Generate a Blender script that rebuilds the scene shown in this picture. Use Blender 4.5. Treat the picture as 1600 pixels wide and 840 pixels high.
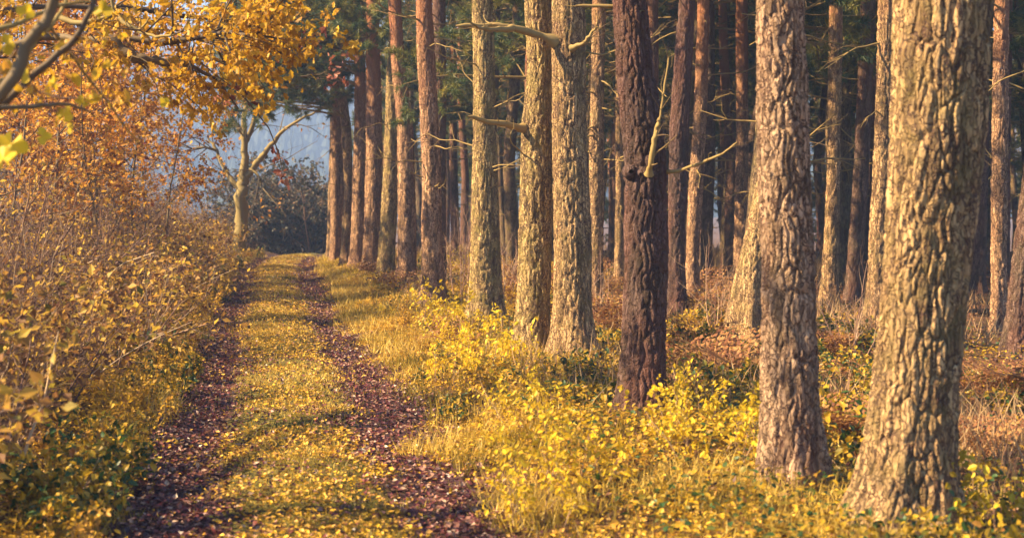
import bpy, math
import numpy as np
from mathutils import Matrix, Vector

# ------------------------------------------------------------------ camera, sky, sun, exposure
for o in list(bpy.data.objects):
    bpy.data.objects.remove(o)
S = bpy.context.scene
COL = S.collection
CAMZ, FPX, HOR = 1.9, 2222.0, 310.0          # eye height, focal length in photo pixels, horizon row

cd = bpy.data.cameras.new('camera'); cam = bpy.data.objects.new('camera', cd); COL.objects.link(cam)
cam.location = (0, 0, CAMZ); cam.rotation_euler = (math.radians(90), 0, 0)
cd.sensor_width = 36; cd.lens = 50; cd.shift_y = -(420 - HOR) / 1600.0
cd.clip_start = 0.1; cd.clip_end = 4000
cd.dof.use_dof = True; cd.dof.focus_distance = 17.0; cd.dof.aperture_fstop = 2.5
S.camera = cam

SUN_EL, SUN_AZ = math.radians(38), math.radians(180 + 80)   # azimuth clockwise from +Y
sdir = Vector((math.sin(SUN_AZ) * math.cos(SUN_EL), math.cos(SUN_AZ) * math.cos(SUN_EL), math.sin(SUN_EL)))
w = bpy.data.worlds.new('World'); S.world = w; w.use_nodes = True
nt = w.node_tree; nt.nodes.clear()
sky = nt.nodes.new('ShaderNodeTexSky'); sky.sky_type = 'NISHITA'; sky.sun_disc = False
sky.sun_elevation = SUN_EL; sky.sun_rotation = SUN_AZ
sky.air_density = 1.0; sky.dust_density = 0.3; sky.ozone_density = 6.0
bg = nt.nodes.new('ShaderNodeBackground'); bg.inputs['Strength'].default_value = 0.06
wo = nt.nodes.new('ShaderNodeOutputWorld')
nt.links.new(sky.outputs[0], bg.inputs[0]); nt.links.new(bg.outputs[0], wo.inputs[0])
sl = bpy.data.lights.new('sun', 'SUN'); sl.energy = 5.0; sl.angle = math.radians(0.6); sl.color = (1.0, 0.76, 0.43)
so = bpy.data.objects.new('sun', sl); COL.objects.link(so)
so.rotation_euler = sdir.to_track_quat('Z', 'Y').to_euler(); so.location = (-20, -12, 20)
S.view_settings.view_transform = 'Standard'; S.view_settings.look = 'None'
S.view_settings.gamma = 1.0; S.view_settings.exposure = 2.25
S.cycles.max_bounces = 5; S.cycles.diffuse_bounces = 2; S.cycles.transmission_bounces = 3
S.cycles.volume_bounces = 0; S.cycles.transparent_max_bounces = 4
S.cycles.use_denoising = True

# ------------------------------------------------------------------ helpers
def P(px, py, d):
    return np.array([(px - 800) / FPX * d, d, CAMZ - (py - HOR) / FPX * d])

def _h(ix, iy, iz, seed):
    n = (ix * 73856093) ^ (iy * 19349663) ^ (iz * 83492791) ^ (seed * 2654435)
    n = (n ^ (n >> 13)) * 1274126177 & 0x7fffffff
    n = (n ^ (n >> 15)) * 668265263 & 0x7fffffff
    return ((n ^ (n >> 12)) & 0xfffff) / float(0xfffff)

def vnoise(p, seed=0):
    i = np.floor(p).astype(np.int64); f = p - i; f = f * f * (3 - 2 * f)
    r = 0
    for dx in (0, 1):
        for dy in (0, 1):
            for dz in (0, 1):
                wgt = (f[:, 0] if dx else 1 - f[:, 0]) * (f[:, 1] if dy else 1 - f[:, 1]) * (f[:, 2] if dz else 1 - f[:, 2])
                r = r + wgt * _h(i[:, 0] + dx, i[:, 1] + dy, i[:, 2] + dz, seed)
    return r

def worley(p, seed=0):
    i = np.floor(p).astype(np.int64); f1 = np.full(len(p), 9.0); f2 = np.full(len(p), 9.0); cid = np.zeros(len(p))
    for dx in (-1, 0, 1):
        for dy in (-1, 0, 1):
            for dz in (-1, 0, 1):
                a, b, c = i[:, 0] + dx, i[:, 1] + dy, i[:, 2] + dz
                q = np.stack([a + _h(a, b, c, seed), b + _h(a, b, c, seed + 1), c + _h(a, b, c, seed + 2)], 1)
                d = np.sqrt(((q - p) ** 2).sum(1)); hid = _h(a, b, c, seed + 3)
                m = d < f1
                f2 = np.where(m, f1, np.minimum(f2, d)); cid = np.where(m, hid, cid); f1 = np.where(m, d, f1)
    return f1, f2, cid

def vn2(x, y, s, seed=0):
    x = np.asarray(x, float); y = np.asarray(y, float)
    return vnoise(np.stack([(x / s).ravel(), (y / s).ravel(), np.zeros(x.size) + .5], 1), seed).reshape(x.shape)

def pathx(y):
    y = np.asarray(y, float)
    return 0.23 - 0.1728 * y + 0.007 * np.clip(y - 37, 0, 23) ** 2

def OFF(x, y):
    x = np.asarray(x, float); return x - pathx(y)
def MEA(x, y):
    return (vn2(np.zeros_like(np.asarray(x, float)), y, 2.6, 71) - .5) * .34 + (vn2(x, y, .45, 72) - .5) * .55

def sst(a, b, x):
    t = np.clip((x - a) / (b - a), 0, 1); return t * t * (3 - 2 * t)

def H(x, y):
    x = np.asarray(x, float); y = np.asarray(y, float)
    o = OFF(x, y); ao = np.abs(o)
    z = -0.055 * np.exp(-((ao - 0.78) / .26) ** 2) + 0.03 * np.exp(-(o / .4) ** 2)
    z = z + 0.10 * sst(1.1, 2.4, o) + 0.30 * sst(-1.2, -3.2, o)
    z = z + (vn2(x, y, 1.3, 3) - .5) * (.05 + .10 * sst(1.2, 2.5, ao)) + (vn2(x, y, .35, 4) - .5) * .035
    drop = np.clip(y - 47, 0, None)
    z = z - np.minimum(0.0065 * drop ** 2, 0.22 * drop)
    z = np.maximum(z, -4.0 + (vn2(x, y, 14, 5) - .5) * .8)
    return z

def H1(x, y):
    return float(H(np.array([x]), np.array([y]))[0])

def mk_mesh(name, V, faces, mats=(), rnd=None, smooth=False, attrs=None):
    """faces: list of int arrays (n,3) or (n,4)"""
    me = bpy.data.meshes.new(name)
    faces = [np.asarray(f, np.int32) for f in faces if len(f)]
    V = np.asarray(V, np.float32)
    me.vertices.add(len(V)); me.vertices.foreach_set('co', V.ravel())
    li = np.concatenate([f.ravel() for f in faces])
    lt = np.concatenate([np.full(len(f), f.shape[1], np.int32) for f in faces])
    ls = np.concatenate([[0], np.cumsum(lt)[:-1]]).astype(np.int32)
    me.loops.add(len(li)); me.loops.foreach_set('vertex_index', li)
    me.polygons.add(len(lt)); me.polygons.foreach_set('loop_start', ls)
    try: me.polygons.foreach_set('loop_total', lt)
    except Exception: pass
    me.polygons.foreach_set('use_smooth', np.full(len(lt), smooth))
    me.update(calc_edges=True)
    at = dict(attrs or {})
    if rnd is not None: at['rnd'] = rnd
    for k, v in at.items():
        a = me.attributes.new(k, 'FLOAT', 'POINT'); a.data.foreach_set('value', np.asarray(v, np.float32))
    for m in mats: me.materials.append(m)
    return me

def obj(name, me, parent=None, M=None):
    o = bpy.data.objects.new(name, me); COL.objects.link(o)
    if parent is not None: o.parent = parent
    if M is not None: o.matrix_local = M
    return o

def tag(o, label=None, cat=None, group=None, kind=None):
    if label: o['label'] = label
    if cat: o['category'] = cat
    if group: o['group'] = group
    if kind: o['kind'] = kind
    return o

def thing(name, loc, rz=0, sc=1.0, label=None, cat=None, group=None):
    o = bpy.data.objects.new(name, None); COL.objects.link(o)
    o.empty_display_size = .2
    o.location = [float(v) for v in loc]; o.rotation_euler = (0, 0, rz); o.scale = (sc, sc, sc) if np.isscalar(sc) else sc
    return tag(o, label, cat, group)

class Tubes:
    def __init__(s): s.g = {}
    def add(s, pts, rad, sides=5):
        pts = np.asarray(pts, float); s.g.setdefault((len(pts), sides), []).append((pts, np.asarray(rad, float)))
    def arrays(s, base=0):
        VV, FF, RR = [], [], []; n0 = base; rng = np.random.default_rng(5)
        for (k, n), L in s.g.items():
            A = np.stack([a for a, _ in L]); R = np.stack([r for _, r in L]); m = len(A)
            T = np.gradient(A, axis=1); T /= np.linalg.norm(T, axis=2, keepdims=True) + 1e-9
            ref = np.where(np.abs(T[:, :1, 2:3]) > .9, np.array([1., 0, 0]), np.array([0, 0, 1.]))
            U = np.cross(T, ref); U /= np.linalg.norm(U, axis=2, keepdims=True) + 1e-9
            W = np.cross(T, U)
            a = np.arange(n) * 2 * math.pi / n
            V = A[:, :, None] + R[:, :, None, None] * (U[:, :, None] * np.cos(a)[:, None] + W[:, :, None] * np.sin(a)[:, None])
            i = np.arange(k - 1)[:, None] * n + np.arange(n)[None]; j = np.arange(k - 1)[:, None] * n + (np.arange(n)[None] + 1) % n
            q = np.stack([i, j, j + n, i + n], -1).reshape(-1, 4)
            F = (q[None] + (np.arange(m) * k * n)[:, None, None]).reshape(-1, 4) + n0
            VV.append(V.reshape(-1, 3)); FF.append(F); n0 += m * k * n
            RR.append(np.repeat(rng.random(m), k * n))
        return np.concatenate(VV), FF, np.concatenate(RR)
    def mesh(s, name, mat):
        V, F, R = s.arrays(); return mk_mesh(name, V, F, [mat], R, True)

LEAF = {
    # x width, y length, z normal
    'rhomb': (np.array([[0, 0, 0], [-.32, .42, .10], [0, 1, .05], [.32, .42, .10]]), np.array([[0, 2, 1], [0, 3, 2]])),
    'oval': (np.array([[0, 0, 0], [-.28, .28, .09], [-.26, .66, .10], [0, 1, -.06], [.26, .66, .10], [.28, .28, .09], [0, .5, 0.0]]),
             np.array([[0, 6, 1], [1, 6, 2], [2, 6, 3], [3, 6, 4], [4, 6, 5], [5, 6, 0]])),
    'curl': (np.array([[0, 0, 0], [-.30, .4, .20], [0, 1, .16], [.30, .42, .14], [0, .5, -.02]]),
             np.array([[0, 4, 1], [1, 4, 2], [2, 4, 3], [3, 4, 0]])),
    'oak': (np.array([[0, 0, 0], [-.14, .2, .05], [-.30, .42, .10], [-.17, .52, .04], [-.30, .74, .08], [-.12, .84, .02], [0, 1, -.06],
                      [.12, .84, .02], [.30, .74, .08], [.17, .52, .04], [.30, .42, .10], [.14, .2, .05], [0, .5, 0]]),
            np.array([[12, i, i + 1] for i in range(0, 11)] + [[12, 11, 0]])),
    'needle': (np.array([[-.05, 0, 0], [.05, 0, 0], [0, 1, 0]]), np.array([[0, 1, 2]])),
    'blade': (np.array([[-.5, 0, 0], [.5, 0, 0], [-.3, .5, .0], [.3, .5, .0], [0, 1, .15]]), np.array([[0, 1, 3], [0, 3, 2], [2, 3, 4]])),
}
def leaves(pos, ldir, nrm, size, kind='rhomb', width=1.0, rng=None, rnd=None):
    T, F = LEAF[kind]; n = len(pos)
    ldir = ldir / (np.linalg.norm(ldir, axis=1, keepdims=True) + 1e-9)
    sd = np.cross(ldir, nrm); sd /= np.linalg.norm(sd, axis=1, keepdims=True) + 1e-9
    nn = np.cross(sd, ldir)
    size = np.broadcast_to(np.asarray(size, float), (n,))[:, None, None]
    width = np.broadcast_to(np.asarray(width, float), (n,))[:, None, None]
    V = pos[:, None] + size * (T[None, :, 0:1] * width * sd[:, None] + T[None, :, 1:2] * ldir[:, None] + T[None, :, 2:3] * nn[:, None])
    FF = (F[None] + (np.arange(n) * len(T))[:, None, None]).reshape(-1, F.shape[1])
    if rnd is None: rnd = rng.random(n)
    return V.reshape(-1, 3), FF, np.repeat(rnd, len(T))

def unit(v): return v / (np.linalg.norm(v) + 1e-9)
def rdirs(rng, n):
    v = rng.normal(size=(n, 3)); return v / np.linalg.norm(v, axis=1, keepdims=True)

# ------------------------------------------------------------------ materials
def newmat(name):
    m = bpy.data.materials.new(name); m.use_nodes = True; t = m.node_tree; t.nodes.clear()
    out = t.nodes.new('ShaderNodeOutputMaterial'); return m, t, out
def ramp(t, cols):
    r = t.nodes.new('ShaderNodeValToRGB'); e = r.color_ramp.elements
    while len(e) < len(cols): e.new(1.0)
    for i, (p, c) in enumerate(cols): e[i].position = p; e[i].color = (*c, 1)
    return r
def noise(t, scale, detail=4, vec=None, rough=.55):
    n = t.nodes.new('ShaderNodeTexNoise'); n.inputs['Scale'].default_value = scale; n.inputs['Detail'].default_value = detail
    n.inputs['Roughness'].default_value = rough
    if vec is not None: t.links.new(vec, n.inputs['Vector'])
    return n
def mixc(t, fac, a, b, mode='MIX'):
    m = t.nodes.new('ShaderNodeMix'); m.data_type = 'RGBA'; m.blend_type = mode
    for k, v in ((0, fac), (6, a), (7, b)):
        if hasattr(v, 'node'): t.links.new(v, m.inputs[k])
        else: m.inputs[k].default_value = v if k == 0 else (*v, 1)
    return m.outputs[2]
def bsdf(t, out, col, rough=.8, spec=.25, nrm=None):
    b = t.nodes.new('ShaderNodeBsdfPrincipled')
    if hasattr(col, 'node'): t.links.new(col, b.inputs['Base Color'])
    else: b.inputs['Base Color'].default_value = (*col, 1)
    b.inputs['Roughness'].default_value = rough; b.inputs['Specular IOR Level'].default_value = spec
    if nrm is not None: t.links.new(nrm, b.inputs['Normal'])
    if out is not None: t.links.new(b.outputs[0], out.inputs[0])
    return b
def attr(t, name):
    a = t.nodes.new('ShaderNodeAttribute'); a.attribute_name = name; return a.outputs['Fac']

def mat_leaf(name, cols, trans=.35, rough=.5, vary=.25):
    m, t, out = newmat(name)
    r = ramp(t, cols); r.color_ramp.interpolation = 'LINEAR'
    t.links.new(attr(t, 'rnd'), r.inputs[0])
    oi = t.nodes.new('ShaderNodeObjectInfo')
    hv = t.nodes.new('ShaderNodeHueSaturation')
    mr = t.nodes.new('ShaderNodeMapRange'); mr.inputs['To Min'].default_value = 1 - vary; mr.inputs['To Max'].default_value = 1 + vary * .6
    t.links.new(oi.outputs['Random'], mr.inputs[0]); t.links.new(mr.outputs[0], hv.inputs['Value'])
    t.links.new(r.outputs[0], hv.inputs['Color'])
    b = bsdf(t, None, hv.outputs[0], rough, .3)
    tr = t.nodes.new('ShaderNodeBsdfTranslucent'); t.links.new(hv.outputs[0], tr.inputs[0])
    mx = t.nodes.new('ShaderNodeMixShader'); mx.inputs[0].default_value = trans
    t.links.new(b.outputs[0], mx.inputs[1]); t.links.new(tr.outputs[0], mx.inputs[2]); t.links.new(mx.outputs[0], out.inputs[0])
    return m

def mat_twig(name, cols, rough=.75):
    m, t, out = newmat(name)
    r = ramp(t, cols); t.links.new(attr(t, 'rnd'), r.inputs[0])
    g = t.nodes.new('ShaderNodeNewGeometry'); n = noise(t, 25, 3, g.outputs['Position'])
    c = mixc(t, n.outputs[0], r.outputs[0], (.5, .5, .5), 'OVERLAY')
    bsdf(t, out, c, rough, .25); return m

def mat_bark(name, base, red=.3, moss=.2, upper=4.0):
    """base plate colour, amount of red-brown, amount of yellow-green lichen, height where the thin orange bark begins"""
    m, t, out = newmat(name)
    tc = t.nodes.new('ShaderNodeTexCoord'); sep = t.nodes.new('ShaderNodeSeparateXYZ'); t.links.new(tc.outputs['Object'], sep.inputs[0])
    mp = t.nodes.new('ShaderNodeMapping'); mp.inputs['Scale'].default_value = (1, 1, .28); t.links.new(tc.outputs['Object'], mp.inputs[0])
    wn = noise(t, 11, 3, tc.outputs['Object']); wv = t.nodes.new('ShaderNodeVectorMath'); wv.operation = 'MULTIPLY_ADD'; wv.inputs[1].default_value = (.10, .10, .16); t.links.new(wn.outputs['Color'], wv.inputs[0]); mp2 = t.nodes.new('ShaderNodeMapping'); mp2.inputs['Scale'].default_value = (1, 1, .17); t.links.new(tc.outputs['Object'], mp2.inputs[0]); t.links.new(mp2.outputs[0], wv.inputs[2])
    vo = t.nodes.new('ShaderNodeTexVoronoi'); vo.feature = 'DISTANCE_TO_EDGE'; vo.inputs['Scale'].default_value = 27; t.links.new(wv.outputs[0], vo.inputs['Vector'])
    cr = ramp(t, [(.02, (0, 0, 0)), (.13, (1, 1, 1))]); t.links.new(vo.outputs['Distance'], cr.inputs[0])
    n1 = noise(t, 9, 6, mp.outputs[0], .65); n2 = noise(t, 2.2, 3, mp.outputs[0]); n3 = noise(t, 42, 5, mp.outputs[0], .75); n4 = noise(t, 5, 5, tc.outputs['Object'], .7)
    b2 = tuple(v * .45 for v in base); b3 = tuple(min(1, v * 1.55) for v in base)
    r = ramp(t, [(.0, b2), (.45, base), (1, b3)]); t.links.new(attr(t, 'rnd'), r.inputs[0])
    c = mixc(t, n1.outputs[0], r.outputs[0], (.5, .46, .42), 'OVERLAY')
    sp = ramp(t, [(.36, (.45, .4, .38)), (.56, (1.15, 1.12, 1.08))]); t.links.new(n3.outputs[0], sp.inputs[0]); c = mixc(t, .85, c, sp.outputs[0], 'MULTIPLY')
    cm = t.nodes.new('ShaderNodeMapRange'); cm.inputs['From Min'].default_value = .38; cm.inputs['From Max'].default_value = .75; t.links.new(n4.outputs[0], cm.inputs[0])
    cx_ = t.nodes.new('ShaderNodeMath'); cx_.operation = 'MAXIMUM'; t.links.new(cr.outputs[0], cx_.inputs[0]); t.links.new(cm.outputs[0], cx_.inputs[1])
    c = mixc(t, cx_.outputs[0], (.075, .04, .032), c)
    rr = ramp(t, [(.42, (0, 0, 0)), (.68, (1, 1, 1))]); t.links.new(n2.outputs[0], rr.inputs[0])
    mul = t.nodes.new('ShaderNodeMath'); mul.operation = 'MULTIPLY'; mul.inputs[1].default_value = red; t.links.new(rr.outputs[0], mul.inputs[0])
    c = mixc(t, mul.outputs[0], c, (.24, .085, .055))
    # thin orange-red bark higher up
    mr = t.nodes.new('ShaderNodeMapRange'); mr.inputs['From Min'].default_value = upper - .9; mr.inputs['From Max'].default_value = upper + 1.2
    ad = t.nodes.new('ShaderNodeMath'); ad.operation = 'MULTIPLY_ADD'; ad.inputs[1].default_value = 2.2; t.links.new(n2.outputs[0], ad.inputs[0])
    s2 = t.nodes.new('ShaderNodeMath'); s2.operation = 'SUBTRACT'; s2.inputs[1].default_value = 1.1; t.links.new(sep.outputs[2], s2.inputs[0]); t.links.new(s2.outputs[0], ad.inputs[2])
    t.links.new(ad.outputs[0], mr.inputs[0])
    up = mixc(t, n1.outputs[0], (.30, .105, .05), (.46, .20, .09))
    c = mixc(t, mr.outputs[0], c, up)
    rm = ramp(t, [(.46, (0, 0, 0)), (.62, (1, 1, 1))]); t.links.new(n4.outputs[0], rm.inputs[0])
    m2 = t.nodes.new('ShaderNodeMath'); m2.operation = 'MULTIPLY'; m2.inputs[1].default_value = moss; t.links.new(rm.outputs[0], m2.inputs[0])
    c = mixc(t, m2.outputs[0], c, (.25, .21, .05))
    bp = t.nodes.new('ShaderNodeBump'); bp.inputs['Strength'].default_value = .9; bp.inputs['Distance'].default_value = .02
    ad2 = t.nodes.new('ShaderNodeMath'); ad2.operation = 'ADD'; t.links.new(n3.outputs[0], ad2.inputs[0]); t.links.new(n1.outputs[0], ad2.inputs[1])
    ad3 = t.nodes.new('ShaderNodeMath'); ad3.operation = 'MULTIPLY_ADD'; ad3.inputs[1].default_value = .8; t.links.new(cr.outputs[0], ad3.inputs[0]); t.links.new(ad2.outputs[0], ad3.inputs[2])
    t.links.new(ad3.outputs[0], bp.inputs['Height'])
    bsdf(t, out, c, .85, .2, bp.outputs[0]); return m

M_yel = mat_leaf('yellow_leaf', [(0, (.24, .13, .02)), (.3, (.50, .29, .02)), (.65, (.68, .42, .025)), (.9, (.60, .31, .05)), (1, (.12, .11, .02))], .4)
M_brt = mat_leaf('bright_yellow_leaf', [(0, (.50, .32, .02)), (.5, (.74, .51, .02)), (.92, (.80, .60, .04)), (1, (.25, .2, .03))], .45)
M_mix = mat_leaf('bramble_leaf', [(0, (.03, .07, .02)), (.28, (.05, .10, .025)), (.42, (.22, .17, .02)), (.7, (.5, .30, .02)), (.92, (.58, .38, .03)), (1, (.3, .12, .03))], .3, .42)
M_hedge = mat_leaf('hedge_leaf', [(0, (.12, .05, .03)), (.35, (.28, .14, .045)), (.65, (.52, .30, .05)), (.88, (.68, .44, .06)), (1, (.18, .16, .03))], .5)
M_org = mat_leaf('orange_leaf', [(0, (.22, .08, .02)), (.3, (.48, .20, .03)), (.65, (.68, .34, .045)), (.9, (.76, .46, .06)), (1, (.20, .05, .04))], .5)
M_oak = mat_leaf('oak_leaf', [(0, (.30, .14, .02)), (.4, (.58, .32, .02)), (.8, (.70, .44, .03)), (1, (.5, .25, .03))], .45)
M_red = mat_leaf('red_brown_leaf', [(0, (.10, .03, .025)), (.5, (.24, .08, .05)), (1, (.36, .16, .09))], .35)
M_lit = mat_leaf('fallen_leaf', [(0, (.03, .016, .026)), (.3, (.085, .026, .034)), (.55, (.18, .045, .045)), (.75, (.24, .09, .06)), (.9, (.36, .2, .14)), (1, (.52, .36, .24))], .12, .38)
M_lity = mat_leaf('fallen_yellow_leaf', [(0, (.2, .08, .02)), (.3, (.46, .26, .02)), (.7, (.66, .41, .025)), (1, (.55, .3, .08))], .2, .5)
M_grass = mat_leaf('grass_blade', [(0, (.06, .075, .02)), (.35, (.24, .17, .025)), (.7, (.44, .30, .035)), (1, (.60, .42, .09))], .35, .5)
M_dry = mat_leaf('dry_grass_blade', [(0, (.20, .10, .06)), (.5, (.38, .23, .11)), (1, (.52, .36, .18))], .3, .6)
M_ndl = mat_leaf('pine_needle', [(0, (.025, .065, .04)), (.4, (.08, .115, .04)), (.75, (.20, .19, .04)), (1, (.40, .30, .05))], .35, .5)
M_far = mat_leaf('far_conifer', [(0, (.02, .04, .03)), (1, (.045, .065, .04))], 0, .8)
M_twig = mat_twig('twig_bark', [(0, (.16, .085, .06)), (.5, (.32, .20, .12)), (1, (.52, .37, .22))])
M_bare = mat_twig('bare_twig', [(0, (.20, .10, .075)), (.5, (.36, .22, .14)), (1, (.5, .35, .22))])
M_dead = mat_twig('dead_branch_wood', [(0, (.09, .055, .03)), (.5, (.20, .13, .05)), (1, (.32, .22, .075))])
M_oakb = mat_twig('oak_bark', [(0, (.05, .036, .028)), (.5, (.10, .07, .045)), (1, (.17, .12, .06))])
M_sunlit = mat_twig('sunlit_branch', [(0, (.16, .115, .045)), (1, (.26, .19, .065))])  # paler branch bark with the yellow sunlight put into its colour

def mat_ground():
    m, t, out = newmat('forest_floor')
    g = t.nodes.new('ShaderNodeNewGeometry'); p = g.outputs['Position']
    n1 = noise(t, .8, 5, p); n2 = noise(t, 14, 6, p, .7); n3 = noise(t, 55, 4, p, .7)
    r = ramp(t, [(.3, (.05, .03, .02)), (.5, (.12, .062, .035)), (.7, (.22, .13, .05))]); t.links.new(n2.outputs[0], r.inputs[0])
    r2 = ramp(t, [(.35, (.05, .05, .015)), (.6, (.17, .075, .045)), (.8, (.24, .16, .04))]); t.links.new(n1.outputs[0], r2.inputs[0])
    c = mixc(t, .5, r.outputs[0], r2.outputs[0])
    bp = t.nodes.new('ShaderNodeBump'); bp.inputs['Strength'].default_value = 1; bp.inputs['Distance'].default_value = .03
    ad = t.nodes.new('ShaderNodeMath'); t.links.new(n2.outputs[0], ad.inputs[0]); t.links.new(n3.outputs[0], ad.inputs[1]); t.links.new(ad.outputs[0], bp.inputs['Height'])
    bsdf(t, out, c, .95, .1, bp.outputs[0]); return m
def mat_path():
    m, t, out = newmat('leaf_strewn_track')
    g = t.nodes.new('ShaderNodeNewGeometry'); p = g.outputs['Position']
    n2 = noise(t, 22, 6, p, .7); n3 = noise(t, 70, 4, p, .7); n1 = noise(t, 1.6, 4, p)
    soil = ramp(t, [(.3, (.035, .022, .022)), (.5, (.085, .04, .035)), (.7, (.17, .08, .06))]); t.links.new(n2.outputs[0], soil.inputs[0])
    gr = ramp(t, [(.3, (.05, .055, .015)), (.5, (.15, .12, .025)), (.7, (.30, .21, .04))]); t.links.new(n2.outputs[0], gr.inputs[0])
    ad0 = t.nodes.new('ShaderNodeMath'); ad0.operation = 'MULTIPLY_ADD'; ad0.inputs[1].default_value = 1.0
    a = attr(t, 'grassy'); s = t.nodes.new('ShaderNodeMath'); s.operation = 'SUBTRACT'; s.inputs[1].default_value = .5; t.links.new(n1.outputs[0], s.inputs[0])
    t.links.new(s.outputs[0], ad0.inputs[0]); t.links.new(a, ad0.inputs[2])
    rr = ramp(t, [(.35, (0, 0, 0)), (.6, (1, 1, 1))]); t.links.new(ad0.outputs[0], rr.inputs[0])
    c = mixc(t, rr.outputs[0], soil.outputs[0], gr.outputs[0])
    bp = t.nodes.new('ShaderNodeBump'); bp.inputs['Strength'].default_value = 1; bp.inputs['Distance'].default_value = .02
    ad = t.nodes.new('ShaderNodeMath'); t.links.new(n2.outputs[0], ad.inputs[0]); t.links.new(n3.outputs[0], ad.inputs[1]); t.links.new(ad.outputs[0], bp.inputs['Height'])
    bsdf(t, out, c, .9, .2, bp.outputs[0]); return m

# ------------------------------------------------------------------ ground and track
def gridmesh(X, Y, Z, name, mat, attrs=None):
    ny, nx = X.shape
    V = np.stack([X.ravel(), Y.ravel(), Z.ravel()], 1)
    i = (np.arange(ny - 1)[:, None] * nx + np.arange(nx - 1)[None]).ravel()
    return mk_mesh(name, V, [np.stack([i, i + 1, i + nx + 1, i + nx], 1)], [mat], None, True, attrs)
ys = np.concatenate([np.linspace(-40, 3, 18)[:-1], np.linspace(3, 40, 210), np.linspace(40.3, 80, 90), np.linspace(82, 200, 40), np.linspace(210, 3000, 30)])
us = np.concatenate([-np.geomspace(2800, 9, 26), np.linspace(-8.8, 18, 180), np.geomspace(18.3, 2800, 26)])
Y, U = np.meshgrid(ys, us, indexing='ij')
X = U + np.where(Y < 80, pathx(np.minimum(Y, 60)), pathx(60.0))
Z = H(X, Y)
Z = Z - 0.10 * (1 - sst(1.05, 1.3, np.abs(OFF(X, Y)))) * (Y < 62)
ground = tag(obj('ground', gridmesh(X, Y, Z, 'ground', mat_ground())), kind='structure')
ys = np.concatenate([np.linspace(1, 24, 300), np.linspace(24.15, 60, 200)])
us = np.linspace(-1.3, 1.3, 66)
Y, U = np.meshgrid(ys, us, indexing='ij'); X = U + pathx(Y)
Z = H(X, Y) - .13 * sst(1.12, 1.3, np.abs(U)) + .004
gy = np.exp(-(U / .58) ** 4) * .9 + sst(1.0, 1.25, np.abs(U)) * .4
track = tag(obj('path', gridmesh(X, Y, Z, 'path', mat_path(), {'grassy': gy.ravel()})), kind='structure')

# ------------------------------------------------------------------ growth helpers
def walk(rng, p, d, L, k, wob, trop):
    pts = [np.array(p, float)]; d = unit(np.array(d, float)); s = L / (k - 1)
    for i in range(k - 1):
        d = unit(d + rng.normal(size=3) * wob + np.array([0, 0, trop]))
        pts.append(pts[-1] + d * s)
    return np.array(pts)
def grow(rng, tb, tips, p, d, L, r, lv, spec):
    """spec[lv] = dict(k, wob, trop, n, ang, ratio, t0, sides)"""
    s = spec[lv]; pts = walk(rng, p, d, L, s['k'], s['wob'], s['trop'])
    end = r * (.25 if lv < len(spec) - 1 else .3)
    tb.add(pts, np.linspace(r, end, s['k']), s['sides'])
    if lv == len(spec) - 1:
        tips.append(pts); return
    for c in range(s['n']):
        tt = s['t0'] + (1 - s['t0']) * (c + rng.random()) / s['n']
        f = tt * (s['k'] - 1); i = min(int(f), s['k'] - 2); q = pts[i] + (pts[i + 1] - pts[i]) * (f - i)
        dd = unit(pts[i + 1] - pts[i]); a = rdirs(rng, 1)[0]; a = unit(a - dd * a.dot(dd))
        ang = math.radians(s['ang']) * rng.uniform(.7, 1.3)
        nd = dd * math.cos(ang) + a * math.sin(ang)
        rr = (r + (end - r) * tt) * s.get('rr', .6)
        grow(rng, tb, tips, q, nd, L * s['ratio'] * rng.uniform(.7, 1.2) * (1.15 - .5 * tt), rr, lv + 1, spec)
def leaf_tips(rng, tips, per, size, kind, droop=.3, up=.5, spread=.03, width=1.0, keep=1.0):
    pos, dirs = [], []
    for t in tips:
        if rng.random() > keep: continue
        n = rng.poisson(per)
        f = rng.uniform(.2, 1, n) * (len(t) - 1); i = np.minimum(f.astype(int), len(t) - 2); fr = (f - i)[:, None]
        pos.append(t[i] * (1 - fr) + t[i + 1] * fr); dirs.append(t[i + 1] - t[i])
    pos = np.concatenate(pos); dirs = np.concatenate(dirs); n = len(pos)
    dirs /= np.linalg.norm(dirs, axis=1, keepdims=True) + 1e-9
    pos = pos + rng.normal(size=(n, 3)) * spread
    ld = dirs * .5 + rdirs(rng, n) * .8 + np.array([0, 0, -droop]); nr = rdirs(rng, n) * (1 - up) + np.array([0, 0, up])
    return leaves(pos, ld, nr, size * rng.uniform(.45, 1.45, n), kind, width, rng)
def build(parts, name, mat):
    V, F, R = [], [], []; n0 = 0
    for v, f, r in parts: V.append(v); F.append(f + n0); R.append(r); n0 += len(v)
    return mk_mesh(name, np.concatenate(V), F, [mat], np.concatenate(R))

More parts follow.
